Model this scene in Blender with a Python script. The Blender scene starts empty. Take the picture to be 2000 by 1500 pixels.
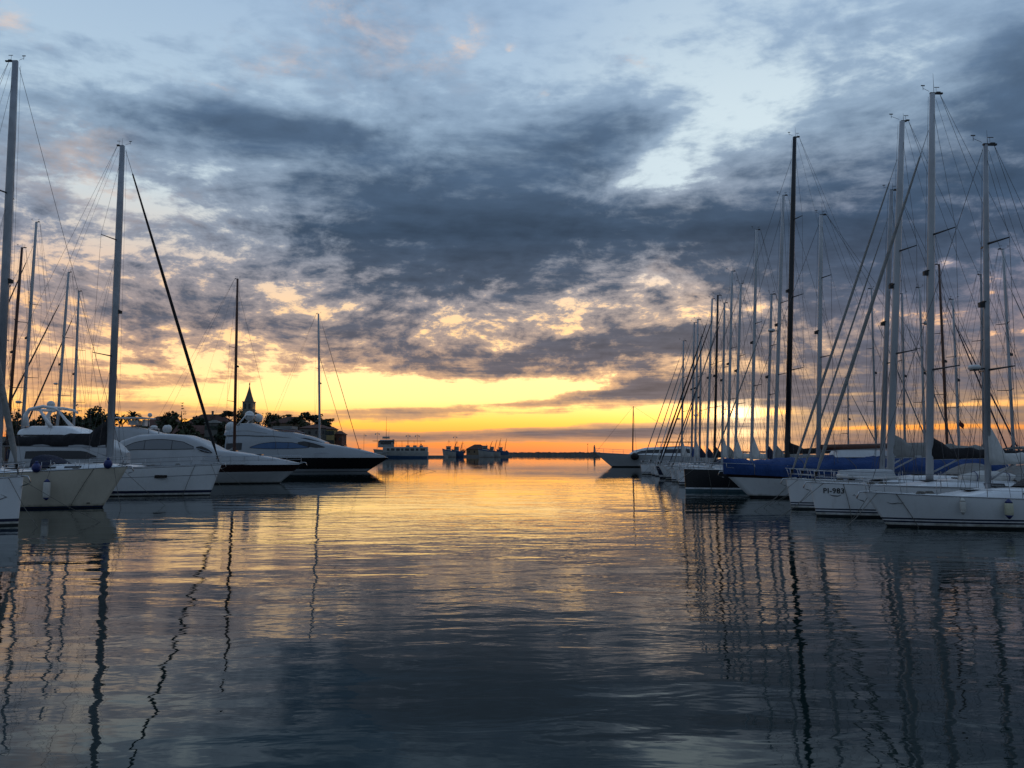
import bpy, bmesh, math, random
from mathutils import Vector, Matrix, noise as mnoise

SC = bpy.context.scene
COL = SC.collection
R = math.radians

# ---------------------------------------------------------------- camera
FPX = 1503.0            # focal length in units of a 2000 x 1500 frame
CAMH = 3.2
PITCH = math.atan(134.0 / FPX)
cam_data = bpy.data.cameras.new('camera')
cam = bpy.data.objects.new('camera', cam_data)
COL.objects.link(cam)
cam.location = (0, 0, CAMH)
cam.rotation_euler = (math.pi / 2 + PITCH, 0, 0)
cam_data.sensor_width = 36.0
cam_data.lens = FPX / 2000.0 * 36.0
cam_data.clip_start = 0.1
cam_data.clip_end = 20000
SC.camera = cam

def ray(px, py):
    a, b = (px - 1000) / FPX, (750 - py) / FPX
    c, s = math.cos(PITCH), math.sin(PITCH)
    return Vector((a, c - b * s, s + b * c))

def P(px, py, Y):
    d = ray(px, py)
    return Vector((0, 0, CAMH)) + d * (Y / d.y)

def W(px, py, z=0.0):
    d = ray(px, py)
    return Vector((0, 0, CAMH)) + d * ((z - CAMH) / d.z)

def AE(px, py):
    d = ray(px, py).normalized()
    return math.atan2(d.x, d.y), math.asin(d.z)

# ---------------------------------------------------------------- view
SC.view_settings.view_transform = 'Standard'
SC.view_settings.look = 'None'
SC.view_settings.exposure = 0.0
SC.view_settings.gamma = 1.0
SC.view_settings.use_curve_mapping = False

# ---------------------------------------------------------------- sun (behind thin cloud, just above the horizon)
SUN_AZ, SUN_EL = AE(1440, 806)
sun_data = bpy.data.lights.new('sun', 'SUN')
sun_data.energy = 0.02
sun_data.angle = R(60)
sun_data.color = (1.0, 0.72, 0.42)
sun = bpy.data.objects.new('sun', sun_data)
COL.objects.link(sun)
sd = Vector((math.sin(SUN_AZ) * math.cos(SUN_EL), math.cos(SUN_AZ) * math.cos(SUN_EL), math.sin(SUN_EL)))
sun.rotation_euler = (-sd).to_track_quat('-Z', 'Y').to_euler()
sun.location = sd * 300 + Vector((0, 0, 60))

# ---------------------------------------------------------------- world: dusk sky with broken cloud
def lin(c):
    out = []
    for v in c:
        v /= 255.0
        out.append(v / 12.92 if v <= 0.04045 else ((v + 0.055) / 1.055) ** 2.4)
    return out

class NT:
    def __init__(self, tree):
        self.t, self.n, self.l = tree, tree.nodes, tree.links
    def put(self, sock, v):
        if isinstance(v, bpy.types.NodeSocket):
            self.l.new(v, sock)
        elif v is not None:
            sock.default_value = v
    def m(self, op, a, b=None, c=None, clamp=False):
        nd = self.n.new('ShaderNodeMath'); nd.operation = op; nd.use_clamp = clamp
        for i, v in enumerate((a, b, c)):
            self.put(nd.inputs[i], v)
        return nd.outputs[0]
    def v(self, op, a, b=None, s=None):
        nd = self.n.new('ShaderNodeVectorMath'); nd.operation = op
        self.put(nd.inputs[0], a)
        if b is not None: self.put(nd.inputs[1], b)
        if s is not None: self.put(nd.inputs['Scale'], s)
        return nd.outputs['Value'] if op in ('DOT_PRODUCT', 'LENGTH') else nd.outputs[0]
    def xyz(self, x, y, z):
        nd = self.n.new('ShaderNodeCombineXYZ')
        for i, v in enumerate((x, y, z)): self.put(nd.inputs[i], v)
        return nd.outputs[0]
    def noise(self, vec, scale, detail=4, rough=0.55, lac=2.0, dist=0.0, out='Fac', dim='3D'):
        nd = self.n.new('ShaderNodeTexNoise'); nd.noise_dimensions = dim
        self.put(nd.inputs['Vector'], vec)
        nd.inputs['Scale'].default_value = scale; nd.inputs['Detail'].default_value = detail
        nd.inputs['Roughness'].default_value = rough; nd.inputs['Lacunarity'].default_value = lac
        nd.inputs['Distortion'].default_value = dist
        return nd.outputs[out]
    def mix(self, f, a, b, blend='MIX'):
        nd = self.n.new('ShaderNodeMix'); nd.data_type = 'RGBA'; nd.blend_type = blend; nd.clamp_factor = True
        self.put(nd.inputs[0], f)
        for s, v in ((nd.inputs[6], a), (nd.inputs[7], b)):
            if isinstance(v, (tuple, list)): v = tuple(v)[:3] + (1.0,)
            self.put(s, v)
        return nd.outputs[2]
    def ramp(self, f, stops, interp='LINEAR'):
        nd = self.n.new('ShaderNodeValToRGB'); cr = nd.color_ramp; cr.interpolation = interp
        while len(cr.elements) < len(stops): cr.elements.new(0.5)
        for e, (p, c) in zip(cr.elements, sorted(stops, key=lambda q: q[0])):
            e.position = p
            e.color = tuple(c)[:3] + (1.0,) if not isinstance(c, (int, float)) else (c, c, c, 1.0)
        self.put(nd.inputs[0], f)
        return nd.outputs[0]
    def smooth(self, x, lo, hi, tlo=0.0, thi=1.0):
        nd = self.n.new('ShaderNodeMapRange'); nd.interpolation_type = 'SMOOTHSTEP'
        self.put(nd.inputs[0], x)
        for i, v in enumerate((lo, hi, tlo, thi)): self.put(nd.inputs[i + 1], v)
        return nd.outputs[0]
    def blob(self, vec, a, e, sa, se, rot, amp, acc):
        # the running sum rides along in z (scaled to nothing) so that the terms are evaluated one after the other
        mp = self.n.new('ShaderNodeMapping'); mp.vector_type = 'TEXTURE'
        self.l.new(self.xyz(vec[0], vec[1], acc), mp.inputs[0])
        mp.inputs['Location'].default_value = (a, e, 0)
        mp.inputs['Rotation'].default_value = (0, 0, rot)
        mp.inputs['Scale'].default_value = (sa, se, 1e5)
        d = self.v('DOT_PRODUCT', mp.outputs[0], mp.outputs[0])
        g = self.m('EXPONENT', self.m('MULTIPLY', d, -1.0))
        return self.m('MULTIPLY_ADD', g, amp, acc)

def build_world():
    w = bpy.data.worlds.new('World'); SC.world = w; w.use_nodes = True
    T = NT(w.node_tree); T.n.clear()
    out = T.n.new('ShaderNodeOutputWorld'); bg = T.n.new('ShaderNodeBackground')
    T.l.new(bg.outputs[0], out.inputs[0])
    bg.inputs['Strength'].default_value = 0.1
    tc = T.n.new('ShaderNodeTexCoord')
    d = T.v('NORMALIZE', tc.outputs['Generated'])
    sp = T.n.new('ShaderNodeSeparateXYZ'); T.l.new(d, sp.inputs[0])
    x, y, z = sp.outputs
    A = T.m('ARCTAN2', x, y)
    E = T.m('ARCSINE', z)
    Ea = T.m('MAXIMUM', E, 0.0)
    # position on a flat cloud deck
    zc = T.m('ADD', T.m('MAXIMUM', z, 0.0), 0.10)
    pu = T.m('DIVIDE', x, zc); pv = T.m('DIVIDE', y, zc)
    pp = T.xyz(pu, pv, 0.0)
    ae = T.xyz(A, E, 0.0)
    # warps
    wn = T.noise(T.xyz(T.m('MULTIPLY', A, 5.0), T.m('MULTIPLY', E, 8.0), 3.1), 1.0, 1.5, 0.5, out='Color')
    wv = T.v('SUBTRACT', wn, (0.5, 0.5, 0.5))
    wv = T.v('MULTIPLY', wv, T.xyz(1.0, T.smooth(Ea, R(2), R(11), 0.12, 1.0), 1.0))
    aew = T.v('ADD', ae, T.v('MULTIPLY', wv, (0.16, 0.07, 0.0)))
    sa_ = T.n.new('ShaderNodeSeparateXYZ'); T.l.new(aew, sa_.inputs[0]); aew = (sa_.outputs[0], sa_.outputs[1])
    # texture of the cloud deck (perspective), puffs, low streaks
    ppw = T.v('ADD', pp, T.v('MULTIPLY', wv, (0.35, 0.35, 0.0)))
    rot = T.n.new('ShaderNodeMapping'); T.l.new(ppw, rot.inputs[0])
    rot.inputs['Rotation'].default_value = (0, 0, R(-28)); rot.inputs['Scale'].default_value = (0.75, 1.35, 1)
    nP = T.noise(rot.outputs[0], 2.1, 8, 0.56, 2.1)
    puv = T.v('MULTIPLY', T.v('ADD', ae, T.v('MULTIPLY', wv, (0.10, 0.05, 0.0))), (19.0, 40.0, 1.0))
    nA = T.noise(puv, 1.0, 7, 0.66, 2.2)
    mkv = T.v('MULTIPLY', T.v('ADD', ae, T.v('MULTIPLY', wv, (0.08, 0.03, 0.0))), (30.0, 62.0, 1.0))
    nM = T.noise(mkv, 1.0, 3, 0.5)
    stv = T.v('MULTIPLY', T.v('ADD', ae, T.v('MULTIPLY', wv, (0.10, 0.016, 0.0))), (4.0, 62.0, 1.0))
    nS = T.noise(stv, 1.0, 5, 0.55)
    st2 = T.v('MULTIPLY', T.v('ADD', ae, T.v('MULTIPLY', wv, (0.10, 0.012, 0.0))), (9.0, 150.0, 1.0))
    nS = T.m('MULTIPLY_ADD', T.m('SUBTRACT', T.noise(st2, 1.0, 4, 0.6), 0.5), 0.75, nS)
    px_ = 1.0 / FPX
    acc = 0.0
    for (bx, by, sx, sy, ro, amp) in BLOBS:
        a, e = AE(bx, by)
        ca = 1.0 / max(0.5, math.cos(a))
        acc = T.blob(aew, a, e, sx * px_ * math.cos(a) ** 2, sy * px_ * math.cos(a), R(ro), amp, acc)
    # noise weights by elevation (radians): streaks low, puffs mid, deck texture high
    wS = T.m('ADD', T.smooth(Ea, R(5), R(10), 0.85, 0.10), 0.0)
    wA = T.ramp(T.m('MULTIPLY', Ea, 1 / R(35)), [(0, .10), (3.5 / 35, .40), (7 / 35, 1.0), (12 / 35, 1.0), (17 / 35, .42), (22 / 35, .18), (1, .15)])
    wA = T.m('MULTIPLY', wA, 2.3)
    wP = T.smooth(Ea, R(6), R(18), 0.25, 1.55)
    den = T.m('ADD', acc, 0.48)
    den = T.m('MULTIPLY_ADD', T.m('SUBTRACT', nS, 0.5), wS, den)
    den = T.m('MULTIPLY_ADD', T.m('SUBTRACT', nA, 0.5), wA, den)
    wM = T.ramp(T.m('MULTIPLY', Ea, 1 / R(35)), [(0, .0), (4 / 35, .15), (7 / 35, .95), (13 / 35, .80), (18 / 35, .42), (1, .38)])
    den = T.m('MULTIPLY_ADD', T.m('SUBTRACT', nM, 0.5), wM, den)
    den = T.m('MULTIPLY_ADD', T.m('SUBTRACT', nP, 0.5), wP, den)
    op = T.smooth(den, 0.26, 0.56)
    th = T.smooth(den, 0.44, 1.06)
    en = T.m('MULTIPLY', Ea, 1 / R(90))
    def rr(tab): return T.ramp(en, [(q / 90.0, lin(c)) for q, c in tab])
    clear = rr(CLEAR); thin = rr(THIN); thick = rr(THICK)
    # clear air: ramp blended with the physical sky
    ns = T.n.new('ShaderNodeTexSky'); ns.sky_type = 'NISHITA'; ns.sun_disc = False
    ns.sun_elevation = SUN_EL; ns.sun_rotation = SUN_AZ; ns.dust_density = 2.0; ns.altitude = 0
    nsk = T.v('SCALE', ns.outputs[0], s=0.1)
    clear = T.mix(0.06, clear, nsk)
    # the burning band above the horizon is brighter than the picture can hold
    hdr = T.ramp(T.m('MULTIPLY', Ea, 1 / R(20)), [(0, (.52, .49, .45)), (2.4 / 20, (.80, .55, .46)), (5.5 / 20, (.80, .57, .49)), (9 / 20, (.64, .54, .50)), (14 / 20, (.5, .5, .5))])
    clear = T.v('MULTIPLY', clear, T.v('SCALE', hdr, s=2.0))
    # sideways fall-off away from the sunset
    side = T.smooth(T.m('ABSOLUTE', T.m('ADD', A, R(2))), R(8), R(50))
    low = T.smooth(Ea, R(6), R(22), 1.0, 0.0)
    k = T.m('MULTIPLY', side, low)
    clear = T.mix(k, clear, T.mix(1.0, clear, (0.86, 0.70, 0.66), 'MULTIPLY'))
    thin = T.mix(k, thin, T.mix(1.0, thin, (0.92, 0.86, 0.92), 'MULTIPLY'))
    # the right-hand sky is veiled: greyer low down, whiter around the opening
    kr = T.m('MULTIPLY', T.smooth(A, R(12), R(26)), low)
    thin = T.mix(kr, thin, T.mix(1.0, thin, (0.50, 0.62, 0.86), 'MULTIPLY'))
    clear = T.mix(kr, clear, T.mix(1.0, clear, (0.78, 0.80, 0.98), 'MULTIPLY'))
    veil = T.m('MULTIPLY', T.smooth(A, R(0), R(14)), T.smooth(Ea, R(11), R(17)))
    veil = T.m('MULTIPLY', veil, T.smooth(Ea, R(21), R(32), 1.0, 0.35))
    clear = T.mix(veil, clear, lin((210, 228, 237)))
    thick = T.mix(kr, thick, T.mix(1.0, thick, (0.84, 0.95, 1.08), 'MULTIPLY'))
    col = T.mix(op, clear, thin)
    # cloud tops that still catch the sun
    lit = T.m('MULTIPLY', acc, 1e-7)
    for (bx, by, sx, sy, ro, amp) in LIT:
        a, e = AE(bx, by)
        lit = T.blob(aew, a, e, sx * px_ * math.cos(a) ** 2, sy * px_ * math.cos(a), R(ro), amp, lit)
    nL = T.m('ADD', T.m('MULTIPLY', nA, 0.6), T.m('MULTIPLY', nP, 0.4))
    lm = T.smooth(T.m('ADD', nL, T.m('MULTIPLY', lit, 0.10)), 0.50, 0.74)
    col = T.mix(T.m('MULTIPLY', lm, T.m('MINIMUM', T.m('MULTIPLY', lit, 0.8), 0.85)), col, lin((250, 214, 184)))
    # thick cloud keeps folds of lighter and darker grey
    nF = T.noise(T.v('MULTIPLY', rot.outputs[0], (1.0, 1.0, 1.0)), 5.0, 5, 0.55)
    fold = T.m('MULTIPLY_ADD', T.m('SUBTRACT', T.m('ADD', nF, T.m('MULTIPLY', nA, 0.6)), 0.8), 0.75, 1.0)
    fold = T.m('MULTIPLY', fold, T.smooth(den, 0.9, 1.7, 1.18, 0.80))
    thick = T.v('SCALE', thick, s=fold)
    col = T.mix(th, col, thick)
    # sunlit gap glow near the hidden sun
    sdv = T.v('DOT_PRODUCT', d, tuple(sd))
    ang = T.m('ARCCOSINE', T.m('MINIMUM', sdv, 1.0))
    gl = T.m('EXPONENT', T.m('MULTIPLY', ang, -1 / R(5.0)))
    gl = T.m('MULTIPLY', gl, T.m('SUBTRACT', 1.0, T.m('MULTIPLY', th, 0.93)))
    col = T.mix(1.0, col, T.v('SCALE', T.xyz(0.85, 0.52, 0.20), s=gl), 'ADD')
    g2 = T.m('EXPONENT', T.m('MULTIPLY', T.m('POWER', T.m('MULTIPLY', ang, 1 / R(1.6)), 2.0), -1.0))
    g2 = T.m('MULTIPLY', g2, T.m('SUBTRACT', 1.0, T.m('MULTIPLY', th, 0.97)))
    col = T.mix(1.0, col, T.v('SCALE', T.xyz(1.6, 1.2, 0.7), s=g2), 'ADD')
    # away from the sunset the sky turns to cool, even dusk cloud
    kb = T.smooth(y, -0.15, 0.62, 1.0, 0.0)
    kb = T.m('MULTIPLY', kb, T.smooth(z, 0.35, 0.9, 1.0, 0.5))
    dusk = rr([(0, (112, 126, 146)), (8, (124, 141, 163)), (25, (136, 158, 184)), (50, (128, 152, 184)), (90, (112, 140, 178))])
    dusk = T.v('SCALE', dusk, s=T.m('MULTIPLY_ADD', nP, 0.7, 0.62))
    col = T.mix(kb, col, dusk)
    back = T.smooth(y, -0.6, 0.7, 0.80, 1.0)
    col = T.v('SCALE', col, s=T.m('MULTIPLY', back, 10.0))
    T.l.new(col, bg.inputs['Color'])
    w.cycles.sampling_method = 'MANUAL'; w.cycles.sample_map_resolution = 512

CLEAR = [(0, (240, 135, 82)), (1.1, (255, 170, 80)), (2.3, (255, 216, 98)), (3.9, (255, 252, 174)), (6.5, (255, 243, 186)),
         (9, (255, 224, 168)), (13, (232, 216, 200)), (18, (210, 226, 234)), (24, (184, 208, 228)), (32, (164, 191, 220)), (60, (120, 150, 190)), (90, (100, 130, 175))]
THIN = [(0, (212, 140, 98)), (2.5, (232, 174, 118)), (5.5, (228, 180, 138)), (8, (192, 166, 150)), (10, (170, 158, 156)), (15, (146, 156, 172)), (22, (146, 170, 194)), (32, (158, 184, 212)), (60, (120, 145, 180)), (90, (105, 130, 165))]
THICK = [(0, (128, 98, 88)), (2, (118, 106, 106)), (5, (108, 100, 104)), (8, (94, 94, 104)), (12, (76, 87, 104)), (16, (60, 77, 98)), (22, (76, 97, 122)), (32, (112, 138, 168)), (90, (90, 112, 142))]
LIT = [(770, 75, 170, 60, 0, .55), (905, 66, 36, 24, 0, .7), (940, 40, 22, 20, 0, .6), (660, 20, 90, 30, 0, .6), (988, 98, 18, 12, 0, 1.2), (1240, 112, 46, 34, 0, 1.0), (140, 310, 150, 90, 10, .6), (540, 125, 90, 30, 0, .6),
       (390, 170, 60, 16, -15, .9), (40, 45, 60, 30, -20, .8), (270, 410, 160, 50, 0, .8), (1235, 545, 60, 24, 20, .8), (1320, 560, 60, 60, 20, .9), (1045, 185, 16, 8, 0, 1.0), (250, 560, 220, 60, 0, .5)]
BLOBS = [
    # dark masses
    (930, 475, 430, 100, 0, .62), (1020, 470, 260, 60, 0, .16), (1080, 370, 240, 80, 12, .26), (520, 248, 240, 42, 2, .74), (700, 340, 240, 60, 0, .26),
    (1800, 420, 430, 140, 10, .46), (1970, 160, 150, 190, 0, .40), (1130, 250, 170, 70, 30, .28), (1500, 480, 300, 90, 0, .36),
    (1160, 690, 240, 26, 2, .60), (700, 655, 120, 46, 0, .46), (830, 690, 90, 20, 0, .24), (400, 600, 190, 40, 0, .36), (930, 718, 190, 22, -3, .36),
    (960, 585, 110, 32, 0, .30), (760, 570, 140, 40, 0, .26), (1750, 560, 260, 60, 0, .20), (1300, 655, 140, 26, 0, .34),
    (1180, 772, 270, 12, 4, .62), (800, 806, 150, 10, 2, .46), (1230, 842, 280, 12, 1, .68), (1500, 780, 200, 16, 2, .36), (1360, 745, 160, 22, 0, .38),
    (760, 852, 190, 10, 0, .40), (120, 640, 160, 40, 0, .16), (1720, 690, 340, 130, 0, .36), (1750, 870, 260, 10, 0, .30), (1700, 800, 280, 16, 0, .40), (1650, 858, 360, 10, 0, .30), (1380, 772, 190, 14, 2, .30), (1800, 750, 260, 24, 0, .22), (1650, 700, 240, 30, 0, .20),
    (180, 205, 130, 22, 0, .18), (60, 400, 90, 40, 0, .16), (650, 60, 90, 50, 0, .12), (1350, 60, 160, 40, 10, .10), (1650, 230, 90, 30, 20, .12),
    # openings
    (270, 60, 300, 90, 0, -.24), (1285, 335, 120, 52, 8, -.40), (1400, 285, 150, 70, 20, -.30), (1330, 220, 120, 50, 40, -.14), (1240, 385, 90, 16, 0, -.10), (1530, 205, 240, 55, 18, -.14), (1030, 95, 300, 60, 0, -.08), (1650, 80, 320, 80, 10, .16), (760, 60, 200, 60, 0, .12),
    (730, 771, 260, 32, 0, -.66), (380, 780, 160, 24, 0, -.30), (950, 778, 190, 24, 0, -.32), (1075, 752, 110, 15, 0, -.50), (980, 826, 260, 13, 3, -.60), (1000, 872, 420, 9, 0, -.34),
    (1235, 545, 60, 30, 20, -.24), (1315, 588, 42, 32, 0, -.30), (920, 645, 110, 30, 10, -.16), (1080, 600, 60, 24, 0, -.12), (1445, 600, 50, 14, 0, -.42), (610, 590, 110, 44, 0, -.22),
    (1430, 806, 120, 7, 0, -1.0), (1445, 602, 30, 12, 0, -.3), (1820, 524, 22, 12, 0, -.8), (1700, 640, 120, 16, 0, -.2), (1320, 796, 90, 7, 3, -.70), (1780, 835, 260, 6, 0, -.50), (1900, 790, 150, 6, 0, -.46), (1850, 610, 90, 26, 0, -.30), (1640, 772, 150, 4, 2, -.45),
    (120, 330, 120, 80, 0, -.12), (260, 700, 260, 30, 0, -.14), (240, 745, 200, 14, 2, .26), (330, 800, 160, 8, 0, .2), (500, 470, 120, 50, 0, -.10),
]
build_world()

# ---------------------------------------------------------------- materials
MATS = {}
def principled(name, col, rough=0.5, metal=0.0, spec=0.5):
    if name in MATS: return MATS[name]
    m = bpy.data.materials.new(name); m.use_nodes = True
    b = m.node_tree.nodes['Principled BSDF']
    b.inputs['Base Color'].default_value = tuple(col) + (1.0,)
    b.inputs['Roughness'].default_value = rough
    b.inputs['Metallic'].default_value = metal
    b.inputs['Specular IOR Level'].default_value = spec
    MATS[name] = m
    return m

def water_material():
    m = principled('sea_water', (0.001, 0.012, 0.012), 0.02)
    T = NT(m.node_tree)
    b = m.node_tree.nodes['Principled BSDF']
    b.inputs['IOR'].default_value = 1.333
    b.inputs['Specular Tint'].default_value = (0.72, 0.98, 1.0, 1.0)
    tc = T.n.new('ShaderNodeTexCoord')
    def mp(scale, rot):
        nd = T.n.new('ShaderNodeMapping'); T.l.new(tc.outputs['Object'], nd.inputs[0])
        nd.inputs['Scale'].default_value = (scale[0], scale[1], 1); nd.inputs['Rotation'].default_value = (0, 0, R(rot))
        return nd.outputs[0]
    n1 = T.noise(mp((0.16, 0.42), 6), 1.0, 2, 0.5)
    n2 = T.noise(mp((0.62, 1.5), -9), 1.0, 3, 0.5, 2.0, 0.4)
    n3 = T.noise(mp((3.2, 5.5), 14), 1.0, 2, 0.5, 2.0, 0.3)
    # wind patches: calm lanes and ruffled lanes
    pt = T.noise(mp((0.018, 0.05), 4), 1.0, 3, 0.5)
    pk = T.smooth(pt, 0.38, 0.62, 0.25, 1.45)
    # the basin lies calmer out towards the harbour mouth
    sp = T.n.new('ShaderNodeSeparateXYZ'); T.l.new(tc.outputs['Object'], sp.inputs[0])
    calm = T.smooth(sp.outputs[1], 18, 115, 1.0, 0.14)
    pk = T.m('MULTIPLY', pk, calm)
    h = T.m('MULTIPLY', T.m('MULTIPLY', n1, calm), 0.045)
    h = T.m('MULTIPLY_ADD', T.m('MULTIPLY', n2, pk), 0.022, h)
    h = T.m('MULTIPLY_ADD', T.m('MULTIPLY', n3, pk), 0.0022, h)
    bp = T.n.new('ShaderNodeBump'); bp.inputs['Strength'].default_value = 1.0; bp.inputs['Distance'].default_value = 1.0
    T.l.new(h, bp.inputs['Height']); T.l.new(bp.outputs[0], b.inputs['Normal'])
    return m

def grid_plane(name, x0, x1, y0, y1, z, mat):
    me = bpy.data.meshes.new(name)
    me.from_pydata([(x0, y0, z), (x1, y0, z), (x1, y1, z), (x0, y1, z)], [], [(0, 1, 2, 3)])
    me.materials.append(mat)
    o = bpy.data.objects.new(name, me); COL.objects.link(o)
    return o
wat = grid_plane('sea_water', -4000, 4000, -300, 9000, 0.0, water_material())
wat['kind'] = 'structure'

def proj(p):
    v = Vector(p) - Vector((0, 0, CAMH))
    c, s = math.cos(PITCH), math.sin(PITCH)
    d = v.y * c + v.z * s
    u = -v.y * s + v.z * c
    return 1000 + FPX * v.x / d, 750 - FPX * u / d

# painted, woven and metal surfaces with a little wear of their own
def worn(name, col, rough=0.4, metal=0.0, amount=0.12, scale=3.0, stain=0.0, bump=0.0, spec=0.5):
    if name in MATS: return MATS[name]
    m = principled(name, col, rough, metal, spec)
    T = NT(m.node_tree); b = m.node_tree.nodes['Principled BSDF']
    tc = T.n.new('ShaderNodeTexCoord')
    n = T.noise(tc.outputs['Object'], scale, 6, 0.6)
    f = T.smooth(n, 0.3, 0.72)
    c2 = tuple(max(0.0, v * (1 - amount)) for v in col)
    cc = T.mix(f, col, c2)
    if stain > 0:   # rain streaks
        mp = T.n.new('ShaderNodeMapping'); T.l.new(tc.outputs['Object'], mp.inputs[0]); mp.inputs['Scale'].default_value = (5, 5, 0.35)
        st = T.smooth(T.noise(mp.outputs[0], 1.0, 4, 0.6), 0.52, 0.78)
        cc = T.mix(T.m('MULTIPLY', st, stain), cc, (0.28, 0.25, 0.19))
    if stain > 0.1:   # scum and weed along the waterline
        spz = T.n.new('ShaderNodeSeparateXYZ'); T.l.new(tc.outputs['Object'], spz.inputs[0])
        zl = T.m('MULTIPLY_ADD', T.m('SUBTRACT', T.noise(tc.outputs['Object'], 2.6, 5, 0.65), 0.5), 0.55, spz.outputs[2])
        gm = T.m('MULTIPLY', T.smooth(zl, 0.02, 0.34, 0.75, 0.0), T.smooth(spz.outputs[2], 0.55, 0.65, 1.0, 0.0))
        cc = T.mix(gm, cc, (0.20, 0.185, 0.12))
    T.l.new(cc, b.inputs['Base Color'])
    T.l.new(T.m('MULTIPLY_ADD', f, 0.12, rough), b.inputs['Roughness'])
    if bump > 0:
        bp = T.n.new('ShaderNodeBump'); bp.inputs['Strength'].default_value = 0.6; bp.inputs['Distance'].default_value = bump
        T.l.new(T.noise(tc.outputs['Object'], scale * 6, 4, 0.6), bp.inputs['Height']); T.l.new(bp.outputs[0], b.inputs['Normal'])
    return m

M_WHITE = worn('white_gelcoat', (0.74, 0.75, 0.75), 0.22, 0, 0.08, 0.9, 0.16)
M_CREAM = worn('cream_gelcoat', (0.62, 0.56, 0.45), 0.25, 0, 0.10, 0.9, 0.16)
M_BLACKH = worn('black_hull_paint', (0.012, 0.012, 0.014), 0.18, 0, 0.2, 0.9)
M_NAVYH = worn('navy_hull_paint', (0.014, 0.022, 0.05), 0.2, 0, 0.2, 0.9)
M_MAROON = worn('maroon_hull_band', (0.030, 0.012, 0.012), 0.2, 0, 0.2, 0.9)
M_STRIPE = worn('dark_blue_stripe', (0.012, 0.018, 0.05), 0.3, 0, 0.15, 2)
M_FOUL = worn('black_antifouling', (0.012, 0.014, 0.016), 0.6, 0, 0.3, 2)
M_TEAL = worn('teal_antifouling', (0.05, 0.10, 0.12), 0.6, 0, 0.3, 2)
M_RED = worn('red_antifouling', (0.14, 0.03, 0.025), 0.6, 0, 0.3, 2)
M_DECK = worn('deck_white', (0.66, 0.67, 0.66), 0.5, 0, 0.12, 2.5, 0.0, 0.002)
M_TEAK = worn('teak', (0.17, 0.105, 0.06), 0.6, 0, 0.35, 6)
M_MAST = worn('mast_aluminium', (0.36, 0.37, 0.385), 0.38, 0.35, 0.15, 2)
M_MASTW = worn('mast_white_paint', (0.46, 0.47, 0.48), 0.3, 0, 0.1, 2)
M_MASTB = worn('mast_black_carbon', (0.012, 0.012, 0.013), 0.3, 0, 0.2, 2)
M_MASTR = worn('mast_varnished_spruce', (0.10, 0.035, 0.018), 0.35, 0, 0.3, 3)
M_SPREAD = worn('spreader_dark_alloy', (0.07, 0.072, 0.078), 0.45, 0.3, 0.2, 4)
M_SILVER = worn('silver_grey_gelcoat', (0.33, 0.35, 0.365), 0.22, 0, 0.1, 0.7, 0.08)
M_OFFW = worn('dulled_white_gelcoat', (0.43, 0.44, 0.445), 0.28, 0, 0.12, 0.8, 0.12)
M_FLAG = worn('faded_red_flag', (0.13, 0.03, 0.025), 0.9, 0, 0.3, 3)
M_STEEL = worn('stainless_steel', (0.45, 0.46, 0.47), 0.25, 0.9, 0.15, 6)
M_WIRE = worn('rigging_wire', (0.10, 0.10, 0.105), 0.5, 0.5, 0.2, 5)
M_ROPE = worn('mooring_rope', (0.16, 0.15, 0.13), 0.9, 0, 0.3, 20)
M_CBLACK = worn('black_canvas', (0.014, 0.013, 0.015), 0.85, 0, 0.3, 2.0, 0, 0.02)
M_CGREY = worn('grey_canvas', (0.26, 0.255, 0.24), 0.85, 0, 0.2, 2.0, 0, 0.02)
M_CWHITE = worn('white_sailcloth', (0.60, 0.59, 0.56), 0.8, 0, 0.15, 2.0, 0, 0.02)
M_CBLUE = worn('blue_canvas', (0.009, 0.046, 0.170), 0.8, 0, 0.25, 1.2, 0, 0.03)
M_CNAVY = worn('navy_canvas', (0.012, 0.018, 0.045), 0.85, 0, 0.25, 2.0, 0, 0.02)
M_CDARK = worn('charcoal_canvas', (0.05, 0.048, 0.05), 0.85, 0, 0.25, 2.0, 0, 0.02)
M_GLASS = principled('dark_glass', (0.012, 0.014, 0.018), 0.06)
M_BGLASS = principled('blue_tinted_glass', (0.03, 0.09, 0.20), 0.06)
M_GGLASS = principled('grey_window_cover', (0.20, 0.21, 0.22), 0.6)
M_DOME = worn('radome_white', (0.62, 0.62, 0.60), 0.35, 0, 0.08, 2)
M_BLACKP = worn('black_plastic', (0.015, 0.015, 0.016), 0.5, 0, 0.2, 4)
M_FEND = worn('fender_white_vinyl', (0.58, 0.57, 0.52), 0.45, 0, 0.15, 6)
M_FENDY = worn('fender_yellowed_vinyl', (0.56, 0.54, 0.38), 0.45, 0, 0.15, 6)
M_FENDB = worn('fender_blue_vinyl', (0.015, 0.03, 0.14), 0.45, 0, 0.15, 6)
M_RUBBER = worn('dinghy_grey_rubber', (0.45, 0.46, 0.46), 0.5, 0, 0.15, 4)

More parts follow.
